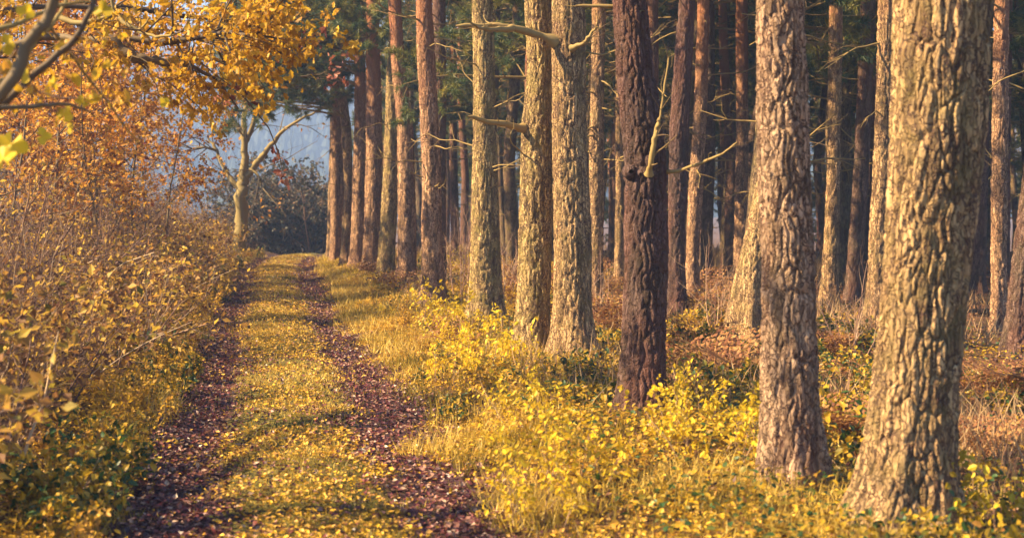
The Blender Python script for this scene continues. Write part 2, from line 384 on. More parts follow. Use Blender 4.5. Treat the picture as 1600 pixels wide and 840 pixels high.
# ------------------------------------------------------------------ pines
def bark_disp(Pt, seed, wd, ht, amp):
    q = np.stack([Pt[:, 0] / wd, Pt[:, 1] / wd, Pt[:, 2] / ht], 1)
    wv = np.stack([vnoise(Pt * 7, seed + 11), vnoise(Pt * 7, seed + 12), vnoise(Pt * 7, seed + 13)], 1) - .5
    f1, f2, cid = worley(q + wv * .9, seed)
    e = np.clip((f2 - f1) / .22, 0, 1) ** .8
    q2 = np.stack([Pt[:, 0] / (wd * .45), Pt[:, 1] / (wd * .45), Pt[:, 2] / (ht * .4)], 1)
    g1, g2, _ = worley(q2 + wv, seed + 5); e2 = np.clip((g2 - g1) / .4, 0, 1)
    d = amp * (e * (.75 + .3 * cid) - .6) + amp * .22 * (e2 - .5) * e + amp * .22 * (vnoise(Pt * np.array([60, 60, 25.]), seed + 7) - .5)
    return d, cid
def trunk_mesh(name, mat, zc, xc, yc, rc, seed, nside, zdense, dz, ztop, wd=.05, ht=.24, amp=.026, flare=.42, smooth_top=5.0):
    z = np.concatenate([np.arange(-.25, zdense, dz), np.arange(zdense, ztop, max(.12, dz))])
    def sm(v):
        zz = np.linspace(-.5, ztop + .5, 300); f = np.interp(zz, zc, v); kk = np.hanning(21); kk /= kk.sum()
        f2 = np.convolve(np.pad(f, 10, 'edge'), kk, 'valid'); return np.interp(z, zz, f2)
    cx, cy, r = sm(xc), sm(yc), sm(rc)
    r = r * (1 + flare * np.exp(-np.clip(z, 0, None) / .22))
    a = np.arange(nside) * 2 * math.pi / nside
    A, Zg = np.meshgrid(a, z)
    rm = float(np.mean(rc[:-1])); base = np.stack([np.cos(A) * rm, np.sin(A) * rm, Zg], -1).reshape(-1, 3)
    d, cid = bark_disp(base, seed, wd, ht, 1.0)
    big = vnoise(np.stack([np.cos(A).ravel() * 1.2, np.sin(A).ravel() * 1.2, Zg.ravel() * 1.4], 1), seed + 31) - .5
    lobes = (vnoise(np.stack([np.cos(A).ravel() * 2.2, np.sin(A).ravel() * 2.2, Zg.ravel() * .5], 1), seed + 33) - .5) * np.exp(-np.clip(Zg.ravel(), 0, None) / .5)
    am = amp * (1 - .75 * sst(smooth_top - 1.5, smooth_top + 1.5, Zg.ravel()))
    R = (r[:, None] * np.ones(nside)).ravel() * (1 + .12 * big + .5 * lobes) + d * am
    V = np.stack([(cx[:, None] + R.reshape(Zg.shape) * np.cos(A)), (cy[:, None] + R.reshape(Zg.shape) * np.sin(A)), Zg], -1).reshape(-1, 3)
    nz = len(z); i = np.arange(nz - 1)[:, None] * nside + np.arange(nside)[None]; j = np.arange(nz - 1)[:, None] * nside + (np.arange(nside)[None] + 1) % nside
    F = np.stack([i, j, j + nside, i + nside], -1).reshape(-1, 4)
    return mk_mesh(name, V, [F], [mat], cid, True), (z, cx, cy, r)

def needles_at(rng, pts, dirs, n, L, wd=.9):
    m = len(pts); pos = np.repeat(pts, n, 0); dd = np.repeat(dirs, n, 0)
    pos = pos + dd * rng.uniform(-.12, .06, (m * n, 1)) + rng.normal(size=(m * n, 3)) * .02
    ld = dd * .6 + rdirs(rng, m * n); nr = rdirs(rng, m * n)
    tone = np.clip(np.repeat(rng.random(m), n) * .7 + rng.random(m * n) * .3, 0, 1)
    return leaves(pos, ld, nr, L * rng.uniform(.7, 1.2, m * n), 'needle', wd, rng, tone)
BSPEC = [dict(k=7, wob=.10, trop=.05, n=9, ang=48, ratio=.42, t0=.25, sides=5, rr=.55),
         dict(k=5, wob=.14, trop=.08, n=4, ang=40, ratio=.5, t0=.3, sides=4, rr=.6),
         dict(k=3, wob=.15, trop=.10, sides=3)]
def bough_mesh(seed, L, nn=64, r=.035):
    rng = np.random.default_rng(seed); tb = Tubes(); tips = []
    grow(rng, tb, tips, (0, 0, 0), (1, 0, .05), L, r, 0, BSPEC)
    V, F, R = tb.arrays(); nv = len(V)
    pts = np.array([t[-1] for t in tips] + [t[1] for t in tips]); dr = np.array([unit(t[-1] - t[0]) for t in tips] * 2)
    v, f, rr = needles_at(rng, pts, dr, nn, .14, 1.1)
    me = mk_mesh('bough', np.concatenate([V, v]), F + [f + nv], [M_dead, M_ndl], np.concatenate([R, rr]))
    nq = sum(len(a) for a in F); mi = np.zeros(nq + len(f), np.int32); mi[nq:] = 1; me.polygons.foreach_set('material_index', mi)
    return me
def crown_mesh(seed, Ht=6.0, R0=1.9):
    rng = np.random.default_rng(seed); tb = Tubes(); tips = []
    sp = [dict(k=6, wob=.10, trop=.06, n=6, ang=45, ratio=.42, t0=.3, sides=4, rr=.5), dict(k=4, wob=.14, trop=.08, sides=3)]
    for wz in np.linspace(.0, Ht - .4, 10):
        for b in range(4):
            az = rng.random() * 6.283; f = wz / Ht; L = R0 * (1 - .75 * f ** 1.5) * rng.uniform(.6, 1.2)
            grow(rng, tb, tips, (0, 0, wz + rng.uniform(-.2, .2)), (math.cos(az), math.sin(az), -.05 + .7 * f), L, .03, 0, sp)
    V, F, R = tb.arrays(); nv = len(V)
    pts = np.concatenate([[t[-1] for t in tips], [t[2] for t in tips]]); dr = np.array([unit(t[-1] - t[0]) for t in tips] * 2)
    v, f, rr = needles_at(rng, pts, dr, 22, .17, 1.3)
    me = mk_mesh('crown', np.concatenate([V, v]), F + [f + nv], [M_dead, M_ndl], np.concatenate([R, rr]))
    nq = sum(len(a) for a in F); mi = np.zeros(nq + len(f), np.int32); mi[nq:] = 1; me.polygons.foreach_set('material_index', mi)
    return me
CROWN = [crown_mesh(100 + i) for i in range(3)]
BOUGH = [bough_mesh(120 + i, L) for i, L in enumerate((2.8, 2.3, 3.3))]

def dead_branch(seed, L, r, twigs=3):
    rng = np.random.default_rng(seed); tb = Tubes()
    k = 8; pts = walk(rng, (-.06, 0, 0), (1, 0, rng.uniform(-.15, .35)), L + .06, k, .16, rng.uniform(-.04, .07))
    tb.add(pts, np.linspace(r, r * .35, k) * np.where(np.arange(k) == 0, 1.5, 1), 6)
    for i in range(twigs):
        j = rng.integers(2, k - 1); d = unit(pts[j] - pts[j - 1]) + rdirs(rng, 1)[0] * .9
        q = walk(rng, pts[j], d, L * rng.uniform(.2, .5), 5, .2, .04); tb.add(q, np.linspace(r * .45, r * .12, 5), 4)
    return tb.mesh('branch', M_dead)
DEAD = [dead_branch(200 + i, L, r, n) for i, (L, r, n) in enumerate(((.35, .014, 0), (.6, .012, 2), (.7, .013, 3), (.9, .014, 5), (1.1, .015, 6), (1.3, .014, 7), (.25, .016, 0), (.8, .011, 6)))]
def branch_px(name, parent, origin, pl, d, rad, mat=None, extra=()):
    """a single branch traced through points (px, py, depth offset) at about depth d"""
    tb = Tubes(); rng = np.random.default_rng(int(pl[0][0] * 7 + pl[0][1]))
    pts = np.array([P(x, y, d + dd) for x, y, dd in pl]) - origin
    t = np.linspace(0, len(pts) - 1, 4 * (len(pts) - 1) + 1)
    q = np.stack([np.interp(t, np.arange(len(pts)), pts[:, i]) for i in range(3)], 1)
    q[1:-1] += rng.normal(size=(len(q) - 2, 3)) * rad[0] * .14
    rq = np.interp(t, [0, len(pts) - 1], rad) * rng.uniform(.84, 1.16, len(t)); rq[0] *= 1.5; rq[1] *= 1.2; rq[-1] *= .5; tb.add(q, rq, 9)
    for _ in range(5 if len(pts) > 3 else 1):
        jj = int(rng.integers(3, len(q) - 1)); w_ = walk(rng, q[jj], unit(q[jj] - q[jj - 1]) + rdirs(rng, 1)[0] * .9, rng.uniform(.08, .32), 5, .22, .04); tb.add(w_, np.linspace(rad[1] * .5, rad[1] * .15, 5), 4)
    return obj(name, tb.mesh(name, mat or M_dead), parent)

B_pale = mat_bark('bark_pale_ochre', (.37, .255, .13), .16, .2, 7.5)
B_grey = mat_bark('bark_grey_pink', (.35, .245, .165), .25, .05, 9)
B_shade = mat_bark('bark_shaded_purple', (.09, .058, .055), .45, .05, 9)  # purple shade on these trunks is put into the bark colour
B_moss = mat_bark('bark_lichened', (.36, .26, .12), .06, .36, 8)
B_red = mat_bark('bark_reddish', (.40, .25, .15), .3, .05, 4.4)
B_redm = mat_bark('bark_reddish_mossy', (.36, .24, .13), .2, .22, 5.0)
B_in = mat_bark('bark_plantation_shaded', (.125, .085, .07), .4, .08, 7.5)  # plantation barks are darker copies, the wood's inner shade painted in
B_in2 = mat_bark('bark_plantation_red_shaded', (.17, .095, .068), .5, .03, 5.5)
B_in3 = mat_bark('bark_plantation_mossy_shaded', (.17, .125, .075), .2, .25, 8)

def BO(z0, z1, n, sd):
    r = np.random.default_rng(sd); return [(r.uniform(z0, z1), r.uniform(120, 260), int(r.integers(3))) for _ in range(n)]
PINES = []   # (x, y, r) of every pine for spacing
def row_pine(spec, d, mat, label, seed, stubs=6, crown=True, hi=False, boughs=(), ztop=12.5, stubrange=(2.2, 6.5), az=None, group='pines of the row along the track', amp=.022):
    """spec: list of (py, px_left, px_right) measured down the trunk, at distance d"""
    spec = sorted(spec, reverse=True)
    c = [P((a + b) / 2, y, d) for y, a, b in spec]; r = [(b - a) / 2 / FPX * d for y, a, b in spec]
    x0 = c[0][0]; y0 = d; z0 = H1(x0, y0)
    zz = [p[2] - z0 for p in c]; xx = [p[0] - x0 for p in c]; yy = [0.0] * len(c)
    slope = (xx[-1] - xx[0]) / (zz[-1] - zz[0] + .01)
    zt = zz[-1]; top = ztop
    zc = [-.6] + zz + [zt + 2.5, top]; xc = [xx[0]] + xx + [xx[-1] + slope * 1.2, xx[-1] + slope * 1.2]
    rng = np.random.default_rng(seed)
    ly = rng.uniform(-.15, .15); yc = [0] + yy + [ly, ly * 2]; rc = [r[0]] + r + [r[-1] * .85, .05]
    pxm = d / 1422.0
    dz = max(.009, 1.6 * pxm); ns = int(np.clip(2 * math.pi * np.mean(r) / pxm, 32, 280))
    zdense = CAMZ + 310 / FPX * d + .5
    root = thing('pine_tree', (x0, y0, z0), label=label, cat='tree', group=group)
    me, ax = trunk_mesh('trunk', mat, zc, xc, yc, rc, seed, ns, zdense, dz, top, amp=amp)
    obj('trunk', me, root)
    def at(z):
        return np.array([np.interp(z, ax[0], ax[1]), np.interp(z, ax[0], ax[2]), z]), np.interp(z, ax[0], ax[3])
    for i in range(stubs):
        z = rng.uniform(*stubrange); p, rr = at(z); a = rng.random() * 6.283 if az is None else rng.uniform(*az)
        sc = rng.uniform(.7, 1.2)
        m = Matrix.Translation(Vector(p + np.array([math.cos(a), math.sin(a), 0]) * rr * .9)) @ Matrix.Rotation(a, 4, 'Z') @ Matrix.Rotation(rng.random() * 6, 4, 'X') @ Matrix.Scale(sc, 4)
        obj('branch', DEAD[rng.integers(len(DEAD))], root, m)
    for (z, a, k) in boughs:
        p, rr = at(z); a = math.radians(a)
        m = Matrix.Translation(Vector(p)) @ Matrix.Rotation(a, 4, 'Z') @ Matrix.Rotation(math.radians(rng.uniform(-8, 8)), 4, 'Y')
        obj('bough', BOUGH[k], root, m)
    if crown:
        p, rr = at(top - 5.6)
        obj('crown', CROWN[seed % 3], root, Matrix.Translation(Vector(p)) @ Matrix.Rotation(seed * 1.7, 4, 'Z') @ Matrix.Scale(1.05, 4))
    PINES.append((x0, y0, r[0])); return root, np.array([x0, y0, z0])

t1430, o1430 = row_pine([(0, 1397, 1549), (250, 1391, 1531), (450, 1382, 1508), (600, 1364, 1495), (850, 1330, 1480)], 7.8, B_pale,
    'thick pine with pale ridged bark leaning to the right, widest trunk in the wood', 1, stubs=2, stubrange=(4.5, 7), amp=.024)
t1230, o1230 = row_pine([(0, 1183, 1252), (130, 1184, 1262), (250, 1184, 1264), (400, 1192, 1272), (560, 1190, 1275), (793, 1189, 1280)], 8.8, B_grey,
    'grey pink barked pine beside the thick leaning pine', 2, stubs=2, stubrange=(4.5, 7), amp=.022)
t1000, o1000 = row_pine([(0, 958, 1007), (100, 965, 1019), (180, 970, 1032), (265, 976, 1043), (300, 976, 1041), (400, 977, 1043), (520, 975, 1040), (683, 962, 1036)], 11.4, B_shade,
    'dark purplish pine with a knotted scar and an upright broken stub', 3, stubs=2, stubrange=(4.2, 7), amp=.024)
t890, o890 = row_pine([(0, 862, 915), (200, 862, 917), (420, 867, 925), (575, 865, 925)], 16.2, B_pale,
    'pale ochre pine with a long dead branch reaching left high up', 4, stubs=7, stubrange=(2.0, 6))
t830, o830 = row_pine([(0, 820, 862), (60, 824, 864), (110, 825, 865), (190, 814, 865), (300, 812, 864), (420, 810, 862), (575, 803, 858)], 16.6, B_moss,
    'lichened pine with a wavy bent trunk close beside the pale ochre pine', 5, stubs=7, stubrange=(2.0, 6))
t755, o755 = row_pine([(0, 737, 770), (200, 740, 775), (420, 735, 782), (512, 732, 785)], 20.6, B_moss,
    'straight yellowish pine standing between the wavy pine and the reddish-topped pine', 6, stubs=10, stubrange=(2.0, 6))
t675, o675 = row_pine([(0, 650, 675), (100, 652, 680), (250, 660, 688), (420, 659, 692), (490, 656, 700)], 23.4, B_red,
    'pine with a reddish upper trunk, pale below, above bright yellow leaves', 7, stubs=14, stubrange=(2.0, 6.5))
row_pine([(0, 606, 626), (100, 612, 632), (200, 621, 646), (420, 621, 651), (455, 618, 652)], 28.5, B_red,
    'pinkish red pine bowed to the left above, next past the reddish-topped pine', 8, stubs=7, boughs=((6.6, 150, 0),))
row_pine([(0, 612, 628), (100, 605, 622), (250, 600, 622), (420, 590, 617), (442, 589, 618)], 32, B_moss,
    'yellow lichened pine leaning right, half hidden among the red pines of the row', 9, stubs=6, boughs=((7.2, 120, 1),))
row_pine([(0, 572, 592), (230, 572, 598), (420, 567, 596), (436, 566, 597)], 34.5, B_red,
    'tall straight pine with an orange red stem above a pale base', 10, stubs=7, boughs=BO(4.9, 6.6, 13, 1))
row_pine([(0, 553, 568), (200, 554, 573), (420, 546, 571), (432, 545, 572)], 36.5, B_red,
    'dark red pine just past the tall straight orange one', 11, stubs=6, boughs=BO(4.5, 6.8, 14, 2))
row_pine([(0, 508, 520), (50, 514, 528), (130, 523, 538), (200, 534, 549), (300, 538, 552), (430, 530, 546)], 38.5, B_redm,
    'slim pine sharply bent to the left in its upper half', 12, stubs=6, boughs=BO(4.0, 6.8, 20, 3))
row_pine([(0, 524, 535), (200, 518, 533), (420, 516, 532), (424, 515, 533)], 41.5, B_red,
    'slender reddish pine third from the far end of the row', 13, stubs=5, boughs=BO(4.4, 7.2, 18, 4))
row_pine([(0, 516, 527), (200, 516, 527), (405, 510, 525), (415, 509, 526)], 44.5, B_redm,
    'slender pine second from the far end of the row', 14, stubs=5, boughs=BO(4.6, 7.6, 18, 5))
row_pine([(0, 530, 540), (200, 528, 539), (405, 524, 537), (415, 523, 538)], 47, B_red,
    'slender pine at the far end of the row by the crest', 15, stubs=5, boughs=BO(4.9, 8.0, 12, 6))
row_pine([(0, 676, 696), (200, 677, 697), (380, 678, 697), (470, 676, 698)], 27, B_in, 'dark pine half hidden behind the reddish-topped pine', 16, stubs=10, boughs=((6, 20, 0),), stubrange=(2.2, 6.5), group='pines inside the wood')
row_pine([(0, 926, 946), (200, 922, 943), (400, 918, 942), (480, 918, 943)], 23, B_redm, 'lit pine just behind the pale ochre pine, with fan of dead branches', 17, stubs=12, stubrange=(2, 5.5), group='pines inside the wood')
row_pine([(0, 962, 974), (300, 962, 975), (430, 960, 976)], 29, B_redm, 'thin sunlit pine peeping out behind the dark purplish pine', 18, stubs=9, stubrange=(1.5, 5), group='pines inside the wood')
row_pine([(0, 1062, 1086), (200, 1046, 1076), (400, 1043, 1070), (505, 1042, 1072)], 21.5, B_shade, 'dark blue shadowed pine between the dark purplish pine and a thin orange one', 19, stubs=5, stubrange=(2.5, 5.5), group='pines inside the wood')
row_pine([(0, 1090, 1108), (150, 1085, 1105), (300, 1076, 1098), (400, 1072, 1091), (470, 1070, 1093)], 25.5, B_red, 'thin orange sunlit pine with many dead twigs behind the dark purplish pine', 20, stubs=16, stubrange=(1.6, 5.8), group='pines inside the wood')
row_pine([(0, 1225, 1258), (200, 1205, 1240), (330, 1172, 1214), (420, 1152, 1200), (485, 1138, 1196)], 18.5, B_pale, 'pine leaning steeply behind the grey pink pine', 21, stubs=1, stubrange=(5, 6), ztop=11, group='pines inside the wood')
row_pine([(0, 1296, 1316), (250, 1293, 1313), (420, 1285, 1309), (492, 1282, 1310)], 23.5, B_redm, 'slim lit pine in the gap beside the grey pink pine', 22, stubs=7, group='pines inside the wood')
row_pine([(0, 1345, 1368), (250, 1335, 1358), (420, 1324, 1348), (482, 1318, 1348)], 25, B_in, 'slim pine in the middle of the gap, leaning right', 23, stubs=7, group='pines inside the wood')
row_pine([(0, 1373, 1398), (250, 1366, 1394), (420, 1356, 1386), (525, 1350, 1386)], 19.5, B_redm, 'brown pine showing just beside the thick leaning pine', 24, stubs=5, group='pines inside the wood')
row_pine([(0, 1554, 1576), (250, 1550, 1574), (420, 1549, 1572), (528, 1548, 1574)], 19.3, B_red, 'reddish slim pine past the shaded side of the thick leaning pine', 25, stubs=6, group='pines inside the wood')
row_pine([(0, 1628, 1662), (250, 1602, 1634), (450, 1577, 1612), (575, 1566, 1608)], 15.9, B_in, 'leaning dark pine past the reddish slim one', 26, stubs=4, group='pines inside the wood')
row_pine([(0, 1150, 1168), (250, 1150, 1169), (430, 1146, 1168)], 31, B_red, 'pink stemmed pine deep behind the steeply leaning pine', 27, stubs=10, group='pines inside the wood')

# traced branches of the row pines
mb = branch_px('branch', t890, o890, [(868, 66, 0), (835, 52, -.1), (800, 44, -.25), (770, 39, -.3), (712, 41, -.4)], 16.1, (.05, .02))
branch_px('side_branch', mb, o890, [(800, 44, -.25), (775, 47, -.5), (752, 44, -.8), (735, 36, -1.0)], 16.1, (.035, .012))
branch_px('branch', t890, o890, [(893, 76, -.1), (912, 68, -.2), (924, 52, -.25), (934, 42, -.3)], 16.1, (.03, .012))
branch_px('branch', t830, o830, [(818, 200, 0), (790, 194, -.2), (760, 190, -.35), (731, 182, -.5)], 16.5, (.042, .02))
branch_px('branch', t1000, o1000, [(1014, 272, -.17), (1017, 255, -.24), (1022, 225, -.26), (1027, 200, -.26), (1030, 184, -.27)], 11.4, (.025, .018))
branch_px('branch', t1000, o1000, [(1027, 203, -.26), (1032, 180, -.28), (1036, 150, -.3), (1041, 118, -.3), (1046, 85, -.3)], 11.4, (.011, .006))
branch_px('branch', t1000, o1000, [(1030, 270, 0), (1060, 267, -.1), (1095, 255, -.2), (1130, 240, -.3), (1152, 222, -.35)], 11.4, (.017, .007))
branch_px('branch', t1000, o1000, [(1004, 22, 0), (985, 12, .1), (950, 10, .1), (900, 9, .1)], 11.3, (.022, .012))
kn = Tubes()
for (px, py, rr) in ((985, 268, .05), (1000, 272, .035), (1018, 274, .045)):
    p0 = P(px, py, 11.4 - .13) - o1000; kn.add([p0 + [0, .06, 0], p0 + [0, .01, 0], p0 + [0, -.03, .004], p0 + [0, -.045, 0]], [rr * 1.3, rr * 1.15, rr, rr * .35], 9)
obj('knot', kn.mesh('knot', B_shade), t1000)

# plantation behind the row
rng = np.random.default_rng(77)
TRK = []
for i in range(6):
    r0 = .125 + .012 * i; kx = rng.normal(size=4) * .10
    me, ax = trunk_mesh('trunk', (B_in, B_in2, B_in3)[i % 3], [-.5, 0, 3, 6, 9, 14], [0, 0, kx[0], kx[1], kx[1] * 1.3, kx[1]], [0, 0, kx[2], kx[3], kx[3], kx[3]],
                        [r0 * 1.1, r0, r0 * .92, r0 * .78, r0 * .6, .04], 300 + i, 22, 7, .05, 13.5, wd=.06, ht=.2, amp=.014)
    TRK.append((me, ax))
RK = ['second', 'third', 'fourth', 'fifth', 'sixth', 'seventh', 'eighth', 'ninth', 'tenth', 'eleventh', 'twelfth']
RO = [(20.6, 'the straight yellowish pine'), (23.4, 'the reddish-topped pine'), (28.5, 'the bowed pinkish pine'), (32, 'the yellow lichened pine'), (35, 'the tall straight orange pine'), (38.5, 'the sharply bent slim pine'), (43, 'the slender last pines')]
def plab(k, o, y):
    r = RK[int(np.clip(round((o - 5.6) / 2.3), 0, 10))]
    w_ = min(RO, key=lambda q: abs(q[0] - y))[1] if y < 47 else ('the end of the row' if y < 62 else 'the far edge of the wood')
    return ('brown', 'orange red', 'mossy')[k % 3] + ' slender pine, ' + r + ' rank in, level with ' + w_
cnt = 0
for iy, yb in enumerate(np.arange(9, 80, 2.5)):
    step = 1.95 if yb < 42 else (2.5 if yb < 60 else 4.0)
    for ix in range(30):
        o = 5.6 + ix * step + rng.uniform(-.6, .6); y = yb + rng.uniform(-.8, .8); x = float(pathx(min(y, 48))) - .1728 * max(0, y - 48) + o
        if x > .40 * y + 2.5 or y < 12 and o < 7: continue
        if min((x - a) ** 2 + (y - b) ** 2 for a, b, _ in PINES) < 1.1 ** 2: continue
        pxx = 800 + x / y * FPX
        if y < 24 and (pxx > 1040) and rng.random() < .75: continue        # open gaps between the big trunks
        if y < 19: continue
        k = int(rng.integers(6)); me, ax = TRK[k]; s = rng.uniform(.85, 1.12)
        far = y > 34
        root = thing('pine_tree', (x, y, H1(x, y)), rng.random() * 6.28, s, plab(k, o, y), 'tree', plab(k, o, y))
        root.rotation_euler = (rng.normal() * .022, rng.normal() * .022, root.rotation_euler[2])
        obj('trunk', me, root)
        nb = 16 if y < 34 else (9 if y < 50 else 3)
        for i in range(nb):
            z = rng.uniform(1.6, 7.5); a = rng.random() * 6.283
            p = Vector((np.interp(z, ax[0], ax[1]), np.interp(z, ax[0], ax[2]), z))
            obj('branch', DEAD[rng.integers(len(DEAD))], root, Matrix.Translation(p) @ Matrix.Rotation(a, 4, 'Z') @ Matrix.Translation((.09, 0, 0)) @ Matrix.Rotation(rng.random() * 6, 4, 'X') @ Matrix.Scale(rng.uniform(.8, 1.4), 4))
        for i in range(2 if y > 22 else 0):
            z = rng.uniform(4.0, 7.5); a = rng.random() * 6.283
            p = Vector((np.interp(z, ax[0], ax[1]), np.interp(z, ax[0], ax[2]), z))
            obj('bough', BOUGH[rng.integers(3)], root, Matrix.Translation(p) @ Matrix.Rotation(a, 4, 'Z') @ Matrix.Rotation(.12, 4, 'Y'))
        obj('crown', CROWN[int(rng.integers(3))], root, Matrix.Translation((ax[1][-1], ax[2][-1], rng.uniform(6.6, 7.6))))
        PINES.append((x, y, .14)); cnt += 1
print('plantation pines', cnt)

# ------------------------------------------------------------------ shrubs: meshes shared by the copies
def shrub_meshes(seed, Ht, W, nst, leafmat, twigmat, per, lsize, kind='rhomb', keep=1.0, lean=.5, n1=6, n2=4, r=.012, up=.5, droop=.3, width=1.0, trop=.08):
    rng = np.random.default_rng(seed); tb = Tubes(); tips = []
    sp = [dict(k=6, wob=.13, trop=trop, n=n1, ang=40, ratio=.42, t0=.2, sides=4, rr=.6),
          dict(k=4, wob=.2, trop=trop * .6, n=n2, ang=42, ratio=.55, t0=.2, sides=3, rr=.6),
          dict(k=3, wob=.25, trop=.02, sides=3)]
    for i in range(nst):
        a = rng.random() * 6.283; rad = W * .35 * math.sqrt(rng.random()); tl = lean * rng.uniform(.2, 1.3)
        grow(rng, tb, tips, (rad * math.cos(a), rad * math.sin(a), -.05), (math.cos(a) * tl, math.sin(a) * tl, 1), Ht * rng.uniform(.6, 1.1), r * rng.uniform(.7, 1.2), 0, sp)
    st = tb.mesh('stems', twigmat)
    lv = None
    if per > 0: lv = build([leaf_tips(rng, tips, per, lsize, kind, droop, up, .02, width, keep)], 'leaves', leafmat)
    return st, lv
def place(name, meshes, loc, rz, sc, label, cat, group):
    root = thing(name, loc, rz, sc, label, cat, group)
    obj('stems', meshes[0], root)
    if meshes[1] is not None: obj('leaves', meshes[1], root)
    return root

M_brn = mat_twig('hedge_twig_bark', [(0, (.07, .035, .03)), (.5, (.19, .105, .07)), (.85, (.36, .22, .14)), (1, (.5, .36, .22))])
TWIGGY = [shrub_meshes(400 + i, 1.9, 1.1, 14, M_hedge, M_brn, (.5, 1.6, 1.0)[i], .058, lean=(.3, .6, .9)[i], n1=6, n2=4, r=.015, trop=(.08, .02, -.04)[i]) for i in range(3)]
LEAFY = [shrub_meshes(410 + i, 1.0, .9, 11, M_hedge, (M_twig, M_brn, M_brn)[i], 2.3, .060, lean=(.6, .9, 1.2)[i], n1=6, n2=4, r=.010, trop=(.08, .0, -.05)[i]) for i in range(3)]
YELLOW = [shrub_meshes(420 + i, .42, .8, 12, M_yel, M_twig, 3.4, .046, 'oval', lean=.9, n1=5, n2=3, r=.006, up=.6) for i in range(3)]
BRIGHT = [shrub_meshes(430 + i, .6, .6, 7, M_brt, M_twig, 4.2, .045, 'oval', lean=.6, n1=5, n2=3, r=.006, up=.45, droop=.7) for i in range(2)]
MIXED = [shrub_meshes(440 + i, .42, .9, 12, M_mix, M_twig, 3.2, .062, 'oval', lean=1.0, n1=5, n2=3, r=.006, up=.6) for i in range(3)]
BARE = [shrub_meshes(450 + i, 1.7, .6, 8, None, M_bare, 0, 0, lean=.45, n1=6, n2=3, r=.010) for i in range(2)]

FEET = [(o1430, 'the thick leaning pine'), (o1230, 'the grey pink pine'), (o1000, 'the dark purplish pine'), (o890, 'the pale ochre pine'),
        (o755, 'the straight yellowish pine'), (o675, 'the reddish-topped pine')]
ROWN = [(7.8, 'the thick leaning pine'), (9.3, 'the grey pink pine'), (11.4, 'the dark purplish pine'), (14, 'the gap past the dark purplish pine'), (16.4, 'the pale ochre pine'), (18.6, 'the gap past the wavy pine'), (20.6, 'the straight yellowish pine'), (23.4, 'the reddish-topped pine'),
        (28.5, 'the bowed pinkish pine'), (32, 'the yellow lichened pine'), (35, 'the tall straight orange pine'), (38.5, 'the sharply bent slim pine'), (43, 'the slender last pines'), (48, 'the end of the pine row')]
def row_at(y): return min(ROWN, key=lambda r: abs(r[0] - y))[1]
def near_pine(x, y):
    if y > 27: return 'the far red pines of the row'
    return min(FEET, key=lambda f: (f[0][0] - x) ** 2 + (f[0][1] - y) ** 2)[1]

rng = np.random.default_rng(9)
def trampled(x, y):      # low cover only on the open side of the big trunks
    return any(f[1] - 2.6 < y < f[1] and abs(x - f[0] * y / f[1]) < .42 for f in (o1230, o1000, o890, o830, o755))
# right verge and wood floor
spots = []
for i in range(4000):
    if len(spots) >= 120: break
    y = 5.5 + 34 * rng.random() ** 1.15; o = 1.35 + 5.5 * rng.random() ** 1.3
    x = float(pathx(y)) + o
    if x > .37 * y + .5 or trampled(x, y): continue
    if any((x - a) ** 2 + (y - b) ** 2 < (r + .38) ** 2 for a, b, r in PINES): continue
    if any((x - a) ** 2 + (y - b) ** 2 < .5 ** 2 for a, b in spots): continue
    spots.append((x, y))
for x, y in spots:
    o = float(OFF(x, y)); u = rng.random()
    if o < 2.6 or y > 24:
        ms, nm, lb = (YELLOW[rng.integers(3)], 'yellow_bush', 'low yellow leaved bush on the verge near ') if u < .60 else ((BRIGHT[rng.integers(2)], 'bright_bush', 'lemon yellow leafy shoots near ') if u < .74 else (MIXED[rng.integers(3)], 'bramble', 'green and yellow bramble near '))
    else:
        ms, nm, lb = (MIXED[rng.integers(3)], 'bramble', 'green and yellow bramble near ') if u < .75 else (YELLOW[rng.integers(3)], 'yellow_bush', 'low yellow leaved bush under the trees near ')
    if o > 3.3 and y < 15: ms, nm, lb = MIXED[rng.integers(3)], 'bramble', 'green and yellow bramble near '
    s = rng.uniform(.6, 1.05) * (.62 if o < 1.8 else 1.0)
    pn = ('beside the track, near ' if o < 2.1 else 'within the pine row, near ' if o < 3.5 else 'behind the pine row, near ') + near_pine(x, y); lb = lb.replace(' near ', ' ').replace(' on the verge', '').replace(' under the trees', '')
    place(nm, ms, (x, y, H1(x, y) - .02), rng.random() * 6.28, (s, s, s * rng.uniform(.7, 1.1)), lb + pn, 'bush', lb + pn)
for px, py, d, s in ((690, 540, 19.5, 1.1), (715, 560, 17.5, 1.0), (760, 600, 14.8, 1.05), (705, 625, 14.0, .9), (1085, 690, 10.6, .8), (1105, 720, 10.0, .9), (1570, 850, 7.7, 1.0), (905, 800, 8.9, .9), (830, 690, 11.3, .85), (1120, 745, 9.4, .9), (845, 830, 8.2, .8)):
    p = P(px, py, d); x = p[0]; z = H1(x, d)
    place('bright_bush', BRIGHT[rng.integers(2)], (x, d, z - .02), rng.random() * 6, s, 'clump of bright lemon yellow shoots by ' + row_at(d), 'bush', 'clump of bright lemon yellow shoots by ' + row_at(d))
for px, py, d, s in ((720, 480, 24.5, 1.0), (705, 470, 27, 1.0), (795, 480, 23.5, 1.05), (785, 470, 26, 1.1), (940, 500, 19.5, .8), (1130, 500, 19, .8), (1010, 500, 24, .8), (1330, 560, 15.5, .7)):
    x = P(px, py, d)[0]
    place('bare_shrub', BARE[rng.integers(2)], (x, d, H1(x, d) - .02), rng.random() * 6, s, 'bare twiggy shrub among the pine trunks near ' + row_at(d), 'shrub', 'bare shrubs among the pines near ' + row_at(d))

